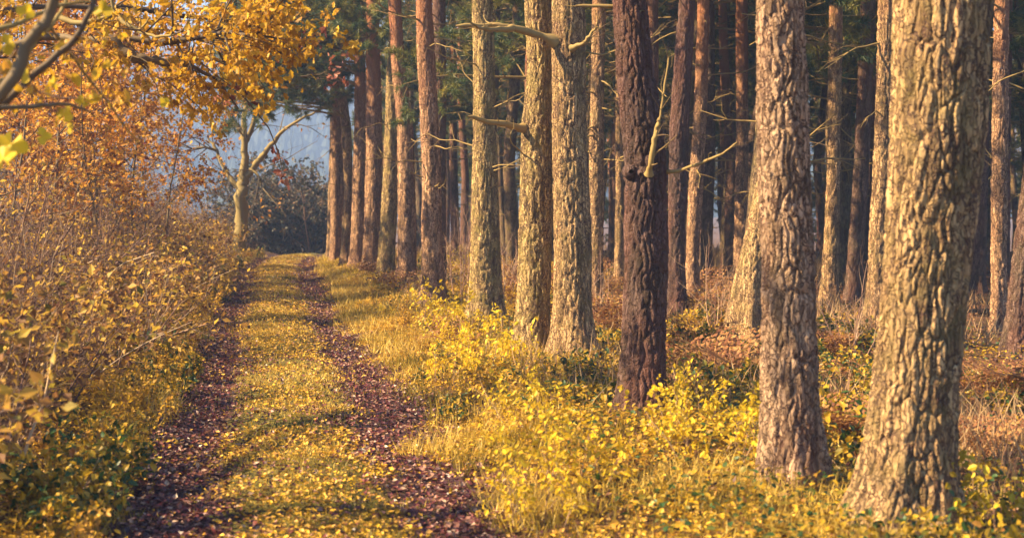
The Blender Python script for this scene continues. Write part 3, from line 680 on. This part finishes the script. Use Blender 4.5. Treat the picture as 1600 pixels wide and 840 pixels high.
# russet bracken between the trunks
M_brk = mat_leaf('bracken_frond', [(0, (.14, .05, .025)), (.5, (.32, .14, .055)), (1, (.48, .27, .09))], .35, .6)
def bracken(seed):
    r = np.random.default_rng(seed); tb = Tubes(); LV = []
    for f in range(7):
        a = r.random() * 6.283; L = r.uniform(.45, .8); d0 = np.array([math.cos(a) * .55, math.sin(a) * .55, 1.0])
        p = walk(r, (0, 0, -.03), d0, L, 10, .05, -.16); tb.add(p, np.linspace(.005, .0015, 10), 4)
        for q in range(2, 10):
            t = unit(p[q] - p[q - 1]); sd = unit(np.cross(t, [0, 0, 1.0])); w_ = L * .30 * math.sin(math.pi * (q - .6) / 10.0) + .03
            for sg in (-1, 1):
                for m_ in range(5):
                    b = p[q] + sd * sg * w_ * (m_ + .5) / 5 + t * .02 * m_; LV.append((b, sd * sg * .35 + t * .8 * (1 if m_ % 2 else -.6), np.cross(t, sd), w_ * .30))
    LV = [(a_, b_, c_, d_) for a_, b_, c_, d_ in LV]; n_ = len(LV)
    lv = leaves(np.array([l[0] for l in LV]), np.array([l[1] for l in LV]), np.array([l[2] for l in LV]) + r.normal(size=(n_, 3)) * .2, np.array([l[3] for l in LV]), 'rhomb', .9, r)
    return tb.mesh('stems', M_brk), build([lv], 'fronds', M_brk)
BRK = [bracken(470 + i) for i in range(3)]
nb_ = 0
for i in range(900):
    if nb_ >= 46: break
    y = 8 + 26 * rng.random() ** 1.2; o = 2.0 + 6.5 * rng.random(); x = float(pathx(y)) + o
    if x > .37 * y + .4 or trampled(x, y) or any((x - a) ** 2 + (y - b) ** 2 < (r + .3) ** 2 for a, b, r in PINES): continue
    nb_ += 1; lab = 'russet dried bracken ' + ('within' if o < 3.5 else 'behind') + ' the pine row, near ' + row_at(y)
    root = thing('bracken', (x, y, H1(x, y)), rng.random() * 6, rng.uniform(.7, 1.15), lab, 'fern', lab)
    k = int(rng.integers(3)); obj('stems', BRK[k][0], root); obj('fronds', BRK[k][1], root)
# left verge and hedge
def hz(y):  # a name for a stretch of the hedge
    return 'opposite ' + row_at(y)
n = 0
for y in np.arange(5.0, 47, .62):
    o = -1.45 + rng.uniform(-.25, .2); yy = y + rng.uniform(-.2, .2); x = float(pathx(yy)) + o; s = rng.uniform(.6, .95)
    if rng.random() < .75: ms, nm, lb = YELLOW[rng.integers(3)], 'yellow_bush', 'low yellow bush at the hedge foot '
    else: ms, nm, lb = MIXED[rng.integers(3)], 'bramble', 'green and yellow bramble at the hedge foot '
    if yy < 11 and rng.random() < .8: ms, nm, lb = MIXED[rng.integers(3)], 'bramble', 'green and yellow bramble at the hedge foot '
    place(nm, ms, (x, yy, H1(x, yy) - .02), rng.random() * 6, s, lb + hz(yy), 'bush', lb.strip() + ' ' + hz(yy) + ' set')
for y in np.arange(4.5, 46, .8):
    o = -2.25 + rng.uniform(-.3, .3); yy = y + rng.uniform(-.3, .3); x = float(pathx(yy)) + o; s = rng.uniform(.7, 1.4)
    place('hedge_shrub', LEAFY[rng.integers(3)], (x, yy, H1(x, yy) - .02), rng.random() * 6, s, 'ochre leaved shrub in the hedge front ' + hz(yy), 'shrub', 'hedge front ' + hz(yy))
for y in np.arange(6, 52, 1.2):
    for o0 in (-3.1, -3.8, -4.9):
        o = o0 + rng.uniform(-.4, .4); yy = y + rng.uniform(-.4, .4); x = float(pathx(yy)) + o; s = rng.choice([.7, .9, 1.0, 1.1, 1.35], p=[.2, .25, .25, .2, .1]) * rng.uniform(.9, 1.1) * {-3.1: .72, -3.8: 1.0, -4.9: 1.18}[o0]
        place('twiggy_shrub', TWIGGY[rng.integers(3)], (x, yy, H1(x, yy) - .02), rng.random() * 6, s, 'tall brown twiggy hedge shrub ' + hz(yy), 'shrub', 'tall hedge shrubs ' + hz(yy))

# ------------------------------------------------------------------ broadleaf trees on the left
def tree_meshes(seed, Ht, r, lean, leafmat, twigmat, per, lsize, kind, t0=.3, n0=12, n1=6, n2=4, keep=1.0, rat=.36):
    rng = np.random.default_rng(seed); tb = Tubes(); tips = []; tr = Tubes()
    pts = walk(rng, (0, 0, -.1), lean, Ht, 9, .07, .05); tr.add(pts, np.linspace(r, r * .25, 9), 9)
    sp = [dict(k=6, wob=.14, trop=.04, n=n1, ang=42, ratio=.5, t0=.2, sides=5, rr=.6),
          dict(k=4, wob=.2, trop=.02, n=n2, ang=45, ratio=.5, t0=.2, sides=4, rr=.6),
          dict(k=3, wob=.25, trop=-.02, sides=3)]
    for i in range(n0):
        tt = t0 + (1 - t0) * (i + rng.random()) / n0; f = tt * 8; j = min(int(f), 7); q = pts[j] + (pts[j + 1] - pts[j]) * (f - j)
        a = rng.random() * 6.283; L = Ht * rat * rng.uniform(.6, 1.2) * (1.2 - .7 * tt)
        grow(rng, tb, tips, q, (math.cos(a), math.sin(a), .55), L, r * (1 - .75 * tt) * .5, 0, sp)
    lv = build([leaf_tips(rng, tips, per, lsize, kind, .4, .3, .03, 1.0, keep)], 'leaves', leafmat)
    return tr.mesh('trunk', twigmat), tb.mesh('branches', twigmat), lv
SAPL = [tree_meshes(500 + i, 4.6, .024, (.05, .05, 1), M_org, M_oakb, 6.0, .072, 'rhomb', n0=18, keep=.9, t0=.2, rat=.3) for i in range(3)]
BIG = [tree_meshes(510 + i, 7.5, .09, (.1, 0, 1), M_org, M_oakb, 3.4, .10, 'rhomb', n0=16, n2=4, keep=.85, t0=.18) for i in range(2)]
def place_tree(name, ms, loc, rz, sc, label, group):
    root = thing(name, loc, rz, sc, label, 'tree', group)
    obj('trunk', ms[0], root); obj('branches', ms[1], root); obj('crown', ms[2], root); return root
for i, (px, d, s, k) in enumerate(((60, 22, 1.25, 0), (165, 26, 1.3, 1), (118, 25, 1.2, 2), (215, 28, 1.25, 0), (255, 32, 1.2, 1), (225, 34, 1.2, 2), (190, 31, 1.3, 1), (20, 21, 1.1, 2), (95, 29, 1.4, 0), (140, 31, 1.4, 2), (195, 38, 1.4, 2), (180, 37, 1.5, 0), (60, 27, 1.4, 1), (10, 26, 1.4, 0), (150, 22, 1.0, 2))):
    x = (px - 800) / FPX * d
    place_tree('sapling', SAPL[k], (x, d, H1(x, d)), i * 1.3, s, 'slim golden leaved sapling in the hedge ' + hz(d), 'golden saplings in the hedge ' + hz(d))
for i, (x, y, s, k) in enumerate(((-12, 29, .95, 1), (-11, 27, 1.0, 0), (-11, 33, 1., 1), (-8.0, 18.3, .75, 0), (-13, 31, 1.1, 0), (-16, 30, 1.2, 1), (-20, 70, 1.4, 0), (-26, 75, 1.5, 1), (-16.5, 50, 1.2, 0), (-14.5, 36, 1.05, 1), (-12.5, 42, .95, 0), (-17, 47, 1.1, 1), (-20, 40, 1.1, 0), (-21, 58, 1.0, 0), (-22, 60, 1.2, 1), (-24, 52, 1.2, 0), (-24, 66, 1.1, 1))):
    place_tree('autumn_tree', BIG[k], (x, y, H1(x, y)), i * 2.1, s, 'broad orange leaved tree in the field wood behind the hedge', 'autumn trees behind the hedge')

def traced(parent, origin, name, mat, strokes, sides=8):
    """branches traced as (px, py, depth) polylines with start and end radius; returns all points"""
    tb = Tubes(); allp = []; rr = np.random.default_rng(len(strokes) * 13 + 1)
    for pl, r0, r1 in strokes:
        pts = np.array([P(*q) for q in pl]) - origin; k = 4 * (len(pts) - 1) + 1; t = np.linspace(0, len(pts) - 1, k)
        q = np.stack([np.interp(t, np.arange(len(pts)), pts[:, i]) for i in range(3)], 1); ks = np.array([.25, .5, .25])
        for _ in range(2): q[1:-1] = q[:-2] * .25 + q[1:-1] * .5 + q[2:] * .25
        q[1:-1] += rr.normal(size=(k - 2, 3)) * r0 * .15
        tb.add(q, np.linspace(r0, r1, k), sides); allp.append((q, r0, r1))
    traced.last = obj(name, tb.mesh(name, mat), parent); return allp
def spray(rng, pts_list, n, L, r):
    """twigs with tips growing from along traced branches"""
    tb = Tubes(); tips = []
    sp = [dict(k=5, wob=.2, trop=-.01, n=5, ang=42, ratio=.5, t0=.2, sides=4, rr=.6), dict(k=4, wob=.25, trop=-.03, sides=3)]
    for q in pts_list:
        for i in range(n):
            j = rng.integers(1, len(q)); d = unit(q[j] - q[j - 1]) + rdirs(rng, 1)[0] * .9
            grow(rng, tb, tips, q[j], d, L * rng.uniform(.5, 1.2), r, 0, sp)
    return tb, tips

# far oak at the crest, seen against the hazy hill
d = 46.0; x0 = P(378, 400, d)[0]; org = np.array([x0, d, H1(x0, d)])
fo = thing('oak_tree', org, label='forked half bare oak beside the crest of the track, sunlit greenish trunk', cat='tree')
tk = traced(fo, org, 'trunk', M_sunlit, [([(378, 420, d), (377, 340, d), (378, 300, d), (381, 275, d)], .24, .17)], 12)
lm = traced(fo, org, 'limbs', M_sunlit, [([(380, 285, d), (384, 250, d), (381, 225, d), (380, 180, d), (386, 120, d), (384, 40, d)], .15, .04),
    ([(381, 282, d), (398, 258, d), (414, 240, d - .3), (432, 215, d - .6), (452, 196, d - 1), (500, 170, d - 1)], .13, .03),
    ([(377, 297, d), (362, 283, d), (350, 262, d + .3), (338, 235, d + .4), (325, 215, d + .5)], .11, .03),
    ([(388, 262, d), (397, 268, d - .2), (403, 272, d - .3), (409, 292, d - .3)], .06, .02),
    ([(381, 225, d), (395, 200, d), (402, 160, d), (415, 110, d), (425, 40, d)], .10, .03),
    ([(380, 210, d), (360, 185, d), (345, 150, d + .5), (335, 100, d)], .09, .03),
    ([(338, 235, d + .4), (320, 230, d), (300, 232, d)], .05, .02)], 8)
rg = np.random.default_rng(61); tb, tips = spray(rg, [q for q, _, _ in lm if True], 7, 2.0, .022)
obj('twigs', tb.mesh('twigs', M_oakb), fo)
obj('leaves', build([leaf_tips(rg, tips, 1.0, .13, 'rhomb', .3, .3, .08)], 'leaves', M_org), fo)

# oak whose limb hangs over the track (trunk stands in the hedge, out of the picture)
org = np.array([-6.2, 7.6, H1(-6.2, 7.6)])
ok = thing('oak_tree', org, label='oak with a dark limb and amber leaves hanging over the track', cat='tree')
tb = Tubes(); rg = np.random.default_rng(71)
tp = np.array([[0, 0, -.2], [.05, 0, 1.2], [.1, -.05, 2.4], [.0, .1, 4.2], [-.3, .1, 6.0]]); tb.add(tp, [.17, .14, .12, .09, .05], 14); obj('trunk', tb.mesh('trunk', M_oakb), ok)
lm = traced(ok, org, 'limbs', M_oakb, [([(-1010, 120, 7.6), (-420, 100, 10.4), (-160, 85, 12.0), (-60, 100, 12.3), (75, 55, 12.4), (110, 63, 12.2), (190, 58, 12), (250, 68, 12)], .05, .024),
    ([(170, 62, 12), (200, 85, 12), (225, 94, 12), (265, 97, 12.1), (290, 100, 12.2), (305, 92, 12.3)], .05, .028),
    ([(290, 100, 12.2), (330, 118, 12.5), (350, 140, 12.8), (372, 170, 13)], .02, .006),
    ([(250, 68, 12), (300, 62, 12), (350, 50, 11.8), (400, 55, 11.6)], .03, .01),
    ([(190, 10, 12.5), (280, 25, 12.6), (340, 30, 12.8), (430, 40, 13)], .03, .008),
    ([(-1010, 0, 7.6), (-420, 30, 10.4), (-200, 40, 11.6), (60, 10, 12.4), (190, 10, 12.5)], .042, .02)], 8)
ll = traced(ok, org, 'sunlit_branch', M_sunlit, [([(90, 25, 11.8), (120, 38, 11.7), (160, 30, 11.6), (180, 20, 11.6), (195, 38, 11.5), (220, 50, 11.5), (245, 58, 11.4), (270, 55, 11.3)], .026, .01),
    ([(215, 48, 11.5), (228, 38, 11.4), (233, 26, 11.4)], .012, .005), ([(180, 20, 11.6), (175, 5, 11.6), (172, -20, 11.6)], .02, .01)], 7)
tb, tips = spray(rg, [lm[3][0], lm[1][0], ll[0][0], lm[4][0], lm[3][0][6:], lm[1][0][10:], lm[3][0][8:], lm[0][0][8:], lm[5][0][8:]], 9, .75, .010)
obj('twigs', tb.mesh('twigs', M_oakb), ok)
obj('leaves', build([leaf_tips(rg, tips, 9, .072, 'oak', .5, .3, .03)], 'leaves', M_oak), ok)
tb, tips = spray(rg, [lm[4][0][6:], lm[2][0], np.array([P(400, 100, 14) - org, P(430, 110, 14) - org, P(470, 120, 14) - org])], 3, .6, .006)
tb.add(np.array([P(330, 60, 12.8), P(380, 150, 13.4), P(420, 200, 13.8), P(436, 240, 14), P(442, 268, 14.1)]) - org, [.012, .009, .007, .006, .004], 5)
for (px, py) in ((436, 243), (444, 272), (428, 236), (447, 280)):
    for k in range(2):
        tips.append(np.array([P(px, py, 14), P(px + rg.uniform(-8, 10), py + rg.uniform(-5, 6), 14)]) - org)
obj('red_twigs', tb.mesh('red_twigs', M_oakb), ok)
obj('red_leaves', build([leaf_tips(rg, tips, 3, .07, 'oak', .4, .3, .02)], 'red_leaves', M_red), ok)

bo_ = obj('branches', BIG[0][1], ok, Matrix.Translation((-.2, -.6, 2.4)) @ Matrix.Rotation(.6, 4, 'Z') @ Matrix.Scale(.62, 4)); obj('crown', BIG[0][2], bo_)
# nearer maple at the left edge, limbs and a few large leaves reach into view
org = np.array([-3.4, 5.6, H1(-3.4, 5.6)])
mp = thing('maple_tree', org, label='maple with slanting dark limbs and a few large yellow leaves beside the oak limb', cat='tree')
tb = Tubes(); tb.add(np.array([[0, 0, -.2], [.03, .02, .8], [.1, 0, 1.6], [.2, 0, 2.4], [.1, .1, 3.8], [-.1, .2, 5.5]]), [.14, .115, .1, .08, .06, .04], 12); obj('trunk', tb.mesh('trunk', M_oakb), mp)
d = 5.8
lm = traced(mp, org, 'limbs', M_oakb, [([(-420, 300, 5.7), (-150, 250, d), (0, 160, d), (45, 70, d), (75, 20, d), (110, -60, d)], .034, .02),
    ([(-300, 290, 5.8), (-100, 260, 6.2), (0, 165, 6.3), (60, 110, 6.3), (120, 60, 6.3), (150, 0, 6.3), (160, -60, 6.3)], .022, .011),
    ([(-280, 230, 5.6), (-60, 168, 5.9), (40, 168, 6.1), (90, 162, 6.2), (130, 168, 6.3), (152, 184, 6.4)], .014, .004)], 8)
ll = traced(mp, org, 'sunlit_branch', M_sunlit, [([(-150, 180, 6), (0, 135, 6.2), (30, 95, 6.3), (60, 60, 6.4), (80, 40, 6.4), (100, 12, 6.5), (120, -40, 6.5)], .016, .007),
    ([(-150, 60, 6), (10, 45, 6.1), (60, 22, 6.2), (95, 6, 6.3), (140, 3, 6.4)], .014, .006), ([(80, 45, 6.4), (110, 85, 6.8), (140, 125, 7), (170, 160, 7.2), (195, 200, 7.4), (225, 230, 7.6)], .008, .003)], 7)
def lobed(seed):
    rr = np.random.default_rng(seed); n = 25; a = np.linspace(-2.75, 2.75, n)
    rad = .55 + .45 * np.abs(np.cos(a * 2.5 * .8)) * (1 - .25 * np.abs(a) / 2.75)
    V = [[0, 0, 0]] + [[math.sin(t) * q * .62, math.cos(t) * q * .62, .10 * math.cos(3 * t) - .08 * q * q] for t, q in zip(a, rad)]
    F = [[0, i + 1, i + 2] for i in range(n - 1)]
    return mk_mesh('leaf', np.array(V), [np.array(F)], [M_brt], np.full(n + 1, .6))
LOB = [lobed(1), lobed(2)]
rg = np.random.default_rng(81)
for (px, py, dd, sz) in ((100, 180, 6.3, .085), (18, 225, 5.7, .12), (5, 248, 5.6, .10), (160, 18, 6.5, .085), (66, 212, 6.2, .07), (60, 45, 6.3, .07), (35, 120, 6.1, .07), (128, 160, 6.4, .06), (10, 70, 6, .08), (85, 130, 6.4, .06), (258, 160, 7.6, .06), (108, 200, 6.3, .05), (40, 20, 6, .07)):
    p = P(px, py, dd) - org
    m = Matrix.Translation(Vector(p)) @ Matrix.Rotation(rg.uniform(1.0, 1.9), 4, 'X') @ Matrix.Rotation(rg.uniform(-.8, .8), 4, 'Y') @ Matrix.Rotation(rg.random() * 6.28, 4, 'Z') @ Matrix.Scale(sz, 4)
    obj('leaf', LOB[rg.integers(2)], mp, m)
tb, tips = spray(rg, [ll[0][0], ll[1][0], lm[1][0][8:]], 3, .45, .004)
obj('twigs', tb.mesh('twigs', M_twig), mp)
obj('leaves', build([leaf_tips(rg, tips, 2.5, .06, 'oval', .5, .3, .02)], 'leaves', M_oak), mp)

bo_ = obj('branches', SAPL[2][1], mp, Matrix.Translation((0, 0, 1.6)) @ Matrix.Scale(.85, 4)); obj('crown', SAPL[2][2], bo_)
# bushes past the crest
M_bush = mat_leaf('dull_bush_leaf', [(0, (.03, .04, .03)), (.5, (.08, .075, .045)), (.85, (.16, .11, .06)), (1, (.26, .15, .09))], .25)
BIGB = [shrub_meshes(460 + i, 3.4, 2.4, 24, M_bush, M_brn, 14.0, .12, lean=.75, n1=9, n2=4, r=.03, trop=.02) for i in range(2)]
for i, (px, d, s, lab) in enumerate(((400, 58, .75, 'dull olive bush past the crest, lowest of the hazy clump'), (424, 58, .95, 'hazy rounded bush past the crest, under the forked oak'), (462, 59, 1.15, 'tallest hazy bush past the crest between oak and pines'), (498, 58, 1.15, 'hazy bush past the crest tucked against the far pines'), (445, 64, 1.3, 'hazy bush at the back of the clump past the crest'))):
    x = (px - 800) / FPX * d
    place('large_bush', BIGB[i % 2], (x, d, H1(x, d) - .05), i, s, lab, 'bush', None)

# ------------------------------------------------------------------ ground stuff
rng = np.random.default_rng(31)
def stuff(name, V, F, R, mat, label, cat):
    o = obj(name, mk_mesh(name, V, [F], [mat], R)); tag(o, label, cat, None, 'stuff'); return o
def on_ground(n, ymin, ymax, omin, omax, pw=1.6):
    y = ymin + (ymax - ymin) * rng.random(n) ** pw; o = rng.uniform(omin, omax, n); x = pathx(y) + o
    return x, y, o
# fallen leaves in the ruts
x, y, o = on_ground(110000, 5, 46, -1.35, 1.35)
o = o + MEA(x, y); wt = np.exp(-((np.abs(o) - .80) / .25) ** 2) * .9 + .14 + .35 * (vn2(x, y, .5, 8) > .62)
k = rng.random(len(x)) < wt; x, y = x[k], y[k]; n = len(x)
pos = np.stack([x, y, H(x, y) + .012 + .012 * rng.random(n)], 1)
ld = np.stack([rng.normal(size=n), rng.normal(size=n), rng.normal(size=n) * .22], 1); nr = np.stack([rng.normal(size=n) * .3, rng.normal(size=n) * .3, np.ones(n)], 1)
V, F, R = leaves(pos, ld, nr, rng.uniform(.022, .056, n), 'curl', 1.3, rng)
stuff('fallen_leaves', V, F, R, M_lit, 'dark red and brown fallen leaves filling the two ruts', 'leaves')
# yellow leaves on the middle strip and verges
x, y, o = on_ground(120000, 5, 46, -1.9, 2.8)
o = o + MEA(x, y); wt = np.where(np.abs(o) < .55, .75, np.where(np.abs(o) > 1.05, .8, .12)) * (.15 + 1.1 * sst(.38, .62, vn2(x, y, .7, 18)))
k = rng.random(len(x)) < wt; x, y = x[k], y[k]; n = len(x)
pos = np.stack([x, y, H(x, y) + .02 + .03 * rng.random(n)], 1)
ld = np.stack([rng.normal(size=n), rng.normal(size=n), rng.normal(size=n) * .3], 1); nr = np.stack([rng.normal(size=n) * .4, rng.normal(size=n) * .4, np.ones(n)], 1)
V, F, R = leaves(pos, ld, nr, rng.uniform(.018, .045, n), 'curl', 1.2, rng)
stuff('fallen_yellow_leaves', V, F, R, M_lity, 'yellow fallen leaves on the grassy middle strip and verges', 'leaves')
# grass on middle strip and verges
x, y, o = on_ground(300000, 5, 48, -1.7, 4.5, 1.8)
om_ = o + MEA(x, y); o = om_; vg = sst(4.0, 2.6, o); wt = (.15 + .85 * vg) * np.where(np.abs(o) < .6, np.exp(-(o / .5) ** 4), np.where(np.abs(o) > 1.0, .55, .12)) * (.2 + .8 * sst(.3, .65, vn2(x, y, .6, 28)))
k = rng.random(len(x)) < wt; x, y, o = x[k], y[k], o[k]; n = len(x)
pos = np.stack([x, y, H(x, y) - .005], 1)
ld = np.stack([rng.normal(size=n) * .5, rng.normal(size=n) * .5, np.ones(n)], 1); nr = rdirs(rng, n)
R0 = np.clip(.05 + .9 * sst(.25, .7, vn2(x, y, .9, 29)) + rng.normal(size=n) * .15 + .25 * (np.abs(o) > 1.1) + .5 * sst(34, 43, y), 0, 1)  # blades paled towards the crest, a sunlit patch put into their tone
L = rng.uniform(.03, .08, n) * np.where(np.abs(o) > 1.1, 2.6, 1)
V, F, R = leaves(pos, ld, nr, L, 'blade', .006 / L * (1 + y / 14), rng, R0)
stuff('grass', V, F, R, M_grass, 'short yellowing grass on the middle strip and verges', 'grass')
# low leafy ground cover under the pines and along the hedge foot
for nm, n0, om, oM, mat, lab in (('ground_cover', 70000, 1.3, 9.0, M_yel, 'low yellow leaf cover under the pines'), ('dark_ground_cover', 60000, 1.8, 9.0, M_mix, 'green and yellow creeping bramble leaves under the pines'), ('hedge_ground_cover', 22000, -3.2, -1.15, M_yel, 'low yellow leaf cover along the hedge foot')):
    x, y, o = on_ground(n0, 5, 42, om, oM, 1.5)
    k = (x < .38 * y + .6) & ((nm != 'ground_cover') | (rng.random(n0) < np.where((o > 3.3) & (y < 15), .22, 1))) & (rng.random(n0) < .2 + .8 * sst(.4, .6, vn2(x, y, 1.4, 40 + n0 % 7))) & (rng.random(n0) < np.where(o > 4.5, .4, 1)); x, y = x[k], y[k]; n = len(x)
    hgt = .05 + .22 * vn2(x, y, .7, 41) * sst(1.2, 2.0, np.abs(OFF(x, y)))
    pos = np.stack([x, y, H(x, y) + hgt * rng.random(n) ** .6], 1)
    ld = np.stack([rng.normal(size=n), rng.normal(size=n), rng.normal(size=n) * .4], 1); nr = np.stack([rng.normal(size=n) * .5, rng.normal(size=n) * .5, np.ones(n)], 1)
    V, F, R = leaves(pos, ld, nr, rng.uniform(.028, .06, n), 'oval' if nm != 'hedge_ground_cover' else 'rhomb', 1.1, rng)
    stuff(nm, V, F, R, mat, lab, 'leaves')
# russet litter on the wood floor
x, y, o = on_ground(90000, 6, 48, 1.8, 20, 1.4)
k = (x < .38 * y + .8) & (rng.random(len(x)) < .25 + .75 * sst(.35, .6, vn2(x, y, 1.1, 55))); x, y = x[k], y[k]; n = len(x)
pos = np.stack([x, y, H(x, y) + .012 + .03 * rng.random(n)], 1)
ld = np.stack([rng.normal(size=n), rng.normal(size=n), rng.normal(size=n) * .3], 1); nr = np.stack([rng.normal(size=n) * .4, rng.normal(size=n) * .4, np.ones(n)], 1)
V, F, R = leaves(pos, ld, nr, rng.uniform(.03, .075, n), 'curl', 1.1, rng)
M_rus = mat_leaf('russet_litter', [(0, (.07, .03, .025)), (.4, (.20, .08, .04)), (.75, (.34, .16, .07)), (1, (.46, .28, .11))], .2, .5)
stuff('woodland_litter', V, F, R, M_rus, 'russet brown leaf litter on the wood floor', 'leaves')
# dry grass and bracken stalks
x, y, o = on_ground(60000, 6, 50, 2.2, 16, 1.4)
k = (x < .38 * y + .6) & (rng.random(len(x)) < sst(.45, .65, vn2(x, y, 1.8, 51))); x, y = x[k], y[k]; n = len(x)
pos = np.stack([x, y, H(x, y) - .01], 1); ld = np.stack([rng.normal(size=n) * .45, rng.normal(size=n) * .45, np.ones(n)], 1)
L = rng.uniform(.15, .5, n); V, F, R = leaves(pos, ld, rdirs(rng, n), L, 'blade', .008 / L * (1 + y / 16), rng)
stuff('dry_grass', V, F, R, M_dry, 'pinkish brown dry grass and bracken between the trunks', 'grass')

# ------------------------------------------------------------------ far wooded hill and the haze
xs = np.linspace(-900, 700, 70); ys = np.linspace(420, 1000, 30)
Y, X = np.meshgrid(ys, xs, indexing='ij')
def HH(X, Y): return -5 + 82 * sst(430, 860, Y) * (.8 + .35 * vn2(X, Y, 170, 60))
hill = tag(obj('hills', gridmesh(X, Y, HH(X, Y), 'hills', mat_ground())), kind='structure')
n = 9000; y = rng.uniform(435, 960, n); x = rng.uniform(-480, 160, n); z = HH(x, y)
VV, FF, RR = [], [], []; m = 7
a = np.arange(m) * 2 * math.pi / m
for tier in range(3):
    hh = rng.uniform(12, 18, n); r = hh * (.26 - .06 * tier)
    ring = np.stack([x[:, None] + r[:, None] * np.cos(a) * rng.uniform(.7, 1.2, (n, m)), y[:, None] + r[:, None] * np.sin(a), (z + hh * (.05 + .25 * tier))[:, None] + rng.normal(size=(n, m)) * .5], -1)
    tip = np.stack([x, y, z + hh * (.5 + .25 * tier)], -1)[:, None]
    V = np.concatenate([ring, tip], 1); f = np.stack([np.arange(m), (np.arange(m) + 1) % m, np.full(m, m)], 1)
    FF.append((f[None] + (np.arange(n) * (m + 1))[:, None, None]).reshape(-1, 3) + tier * n * (m + 1)); VV.append(V.reshape(-1, 3)); RR.append(np.repeat(rng.random(n), m + 1))
stuff('far_wood', np.concatenate(VV), np.concatenate(FF), np.concatenate(RR), M_far, 'blue hazy conifer wood covering the far hillside', 'wood')

hm, ht, ho = newmat('haze_air')
pv = ht.nodes.new('ShaderNodeVolumePrincipled'); pv.inputs['Color'].default_value = (.40, .58, 1.0, 1); pv.inputs['Density'].default_value = 0.0014; pv.inputs['Anisotropy'].default_value = .0
ht.links.new(pv.outputs[0], ho.inputs['Volume'])
b = [(-2900, -60, -9), (2900, 3100, 140)]
V = np.array([[b[i][0], b[j][1], b[k][2]] for i in (0, 1) for j in (0, 1) for k in (0, 1)])
F = np.array([[0, 1, 3, 2], [4, 6, 7, 5], [0, 4, 5, 1], [2, 3, 7, 6], [0, 2, 6, 4], [1, 5, 7, 3]])
hz_o = obj('haze', mk_mesh('haze', V, [F], [hm])); tag(hz_o, 'thin blue autumn haze filling the air', 'haze', None, 'stuff')
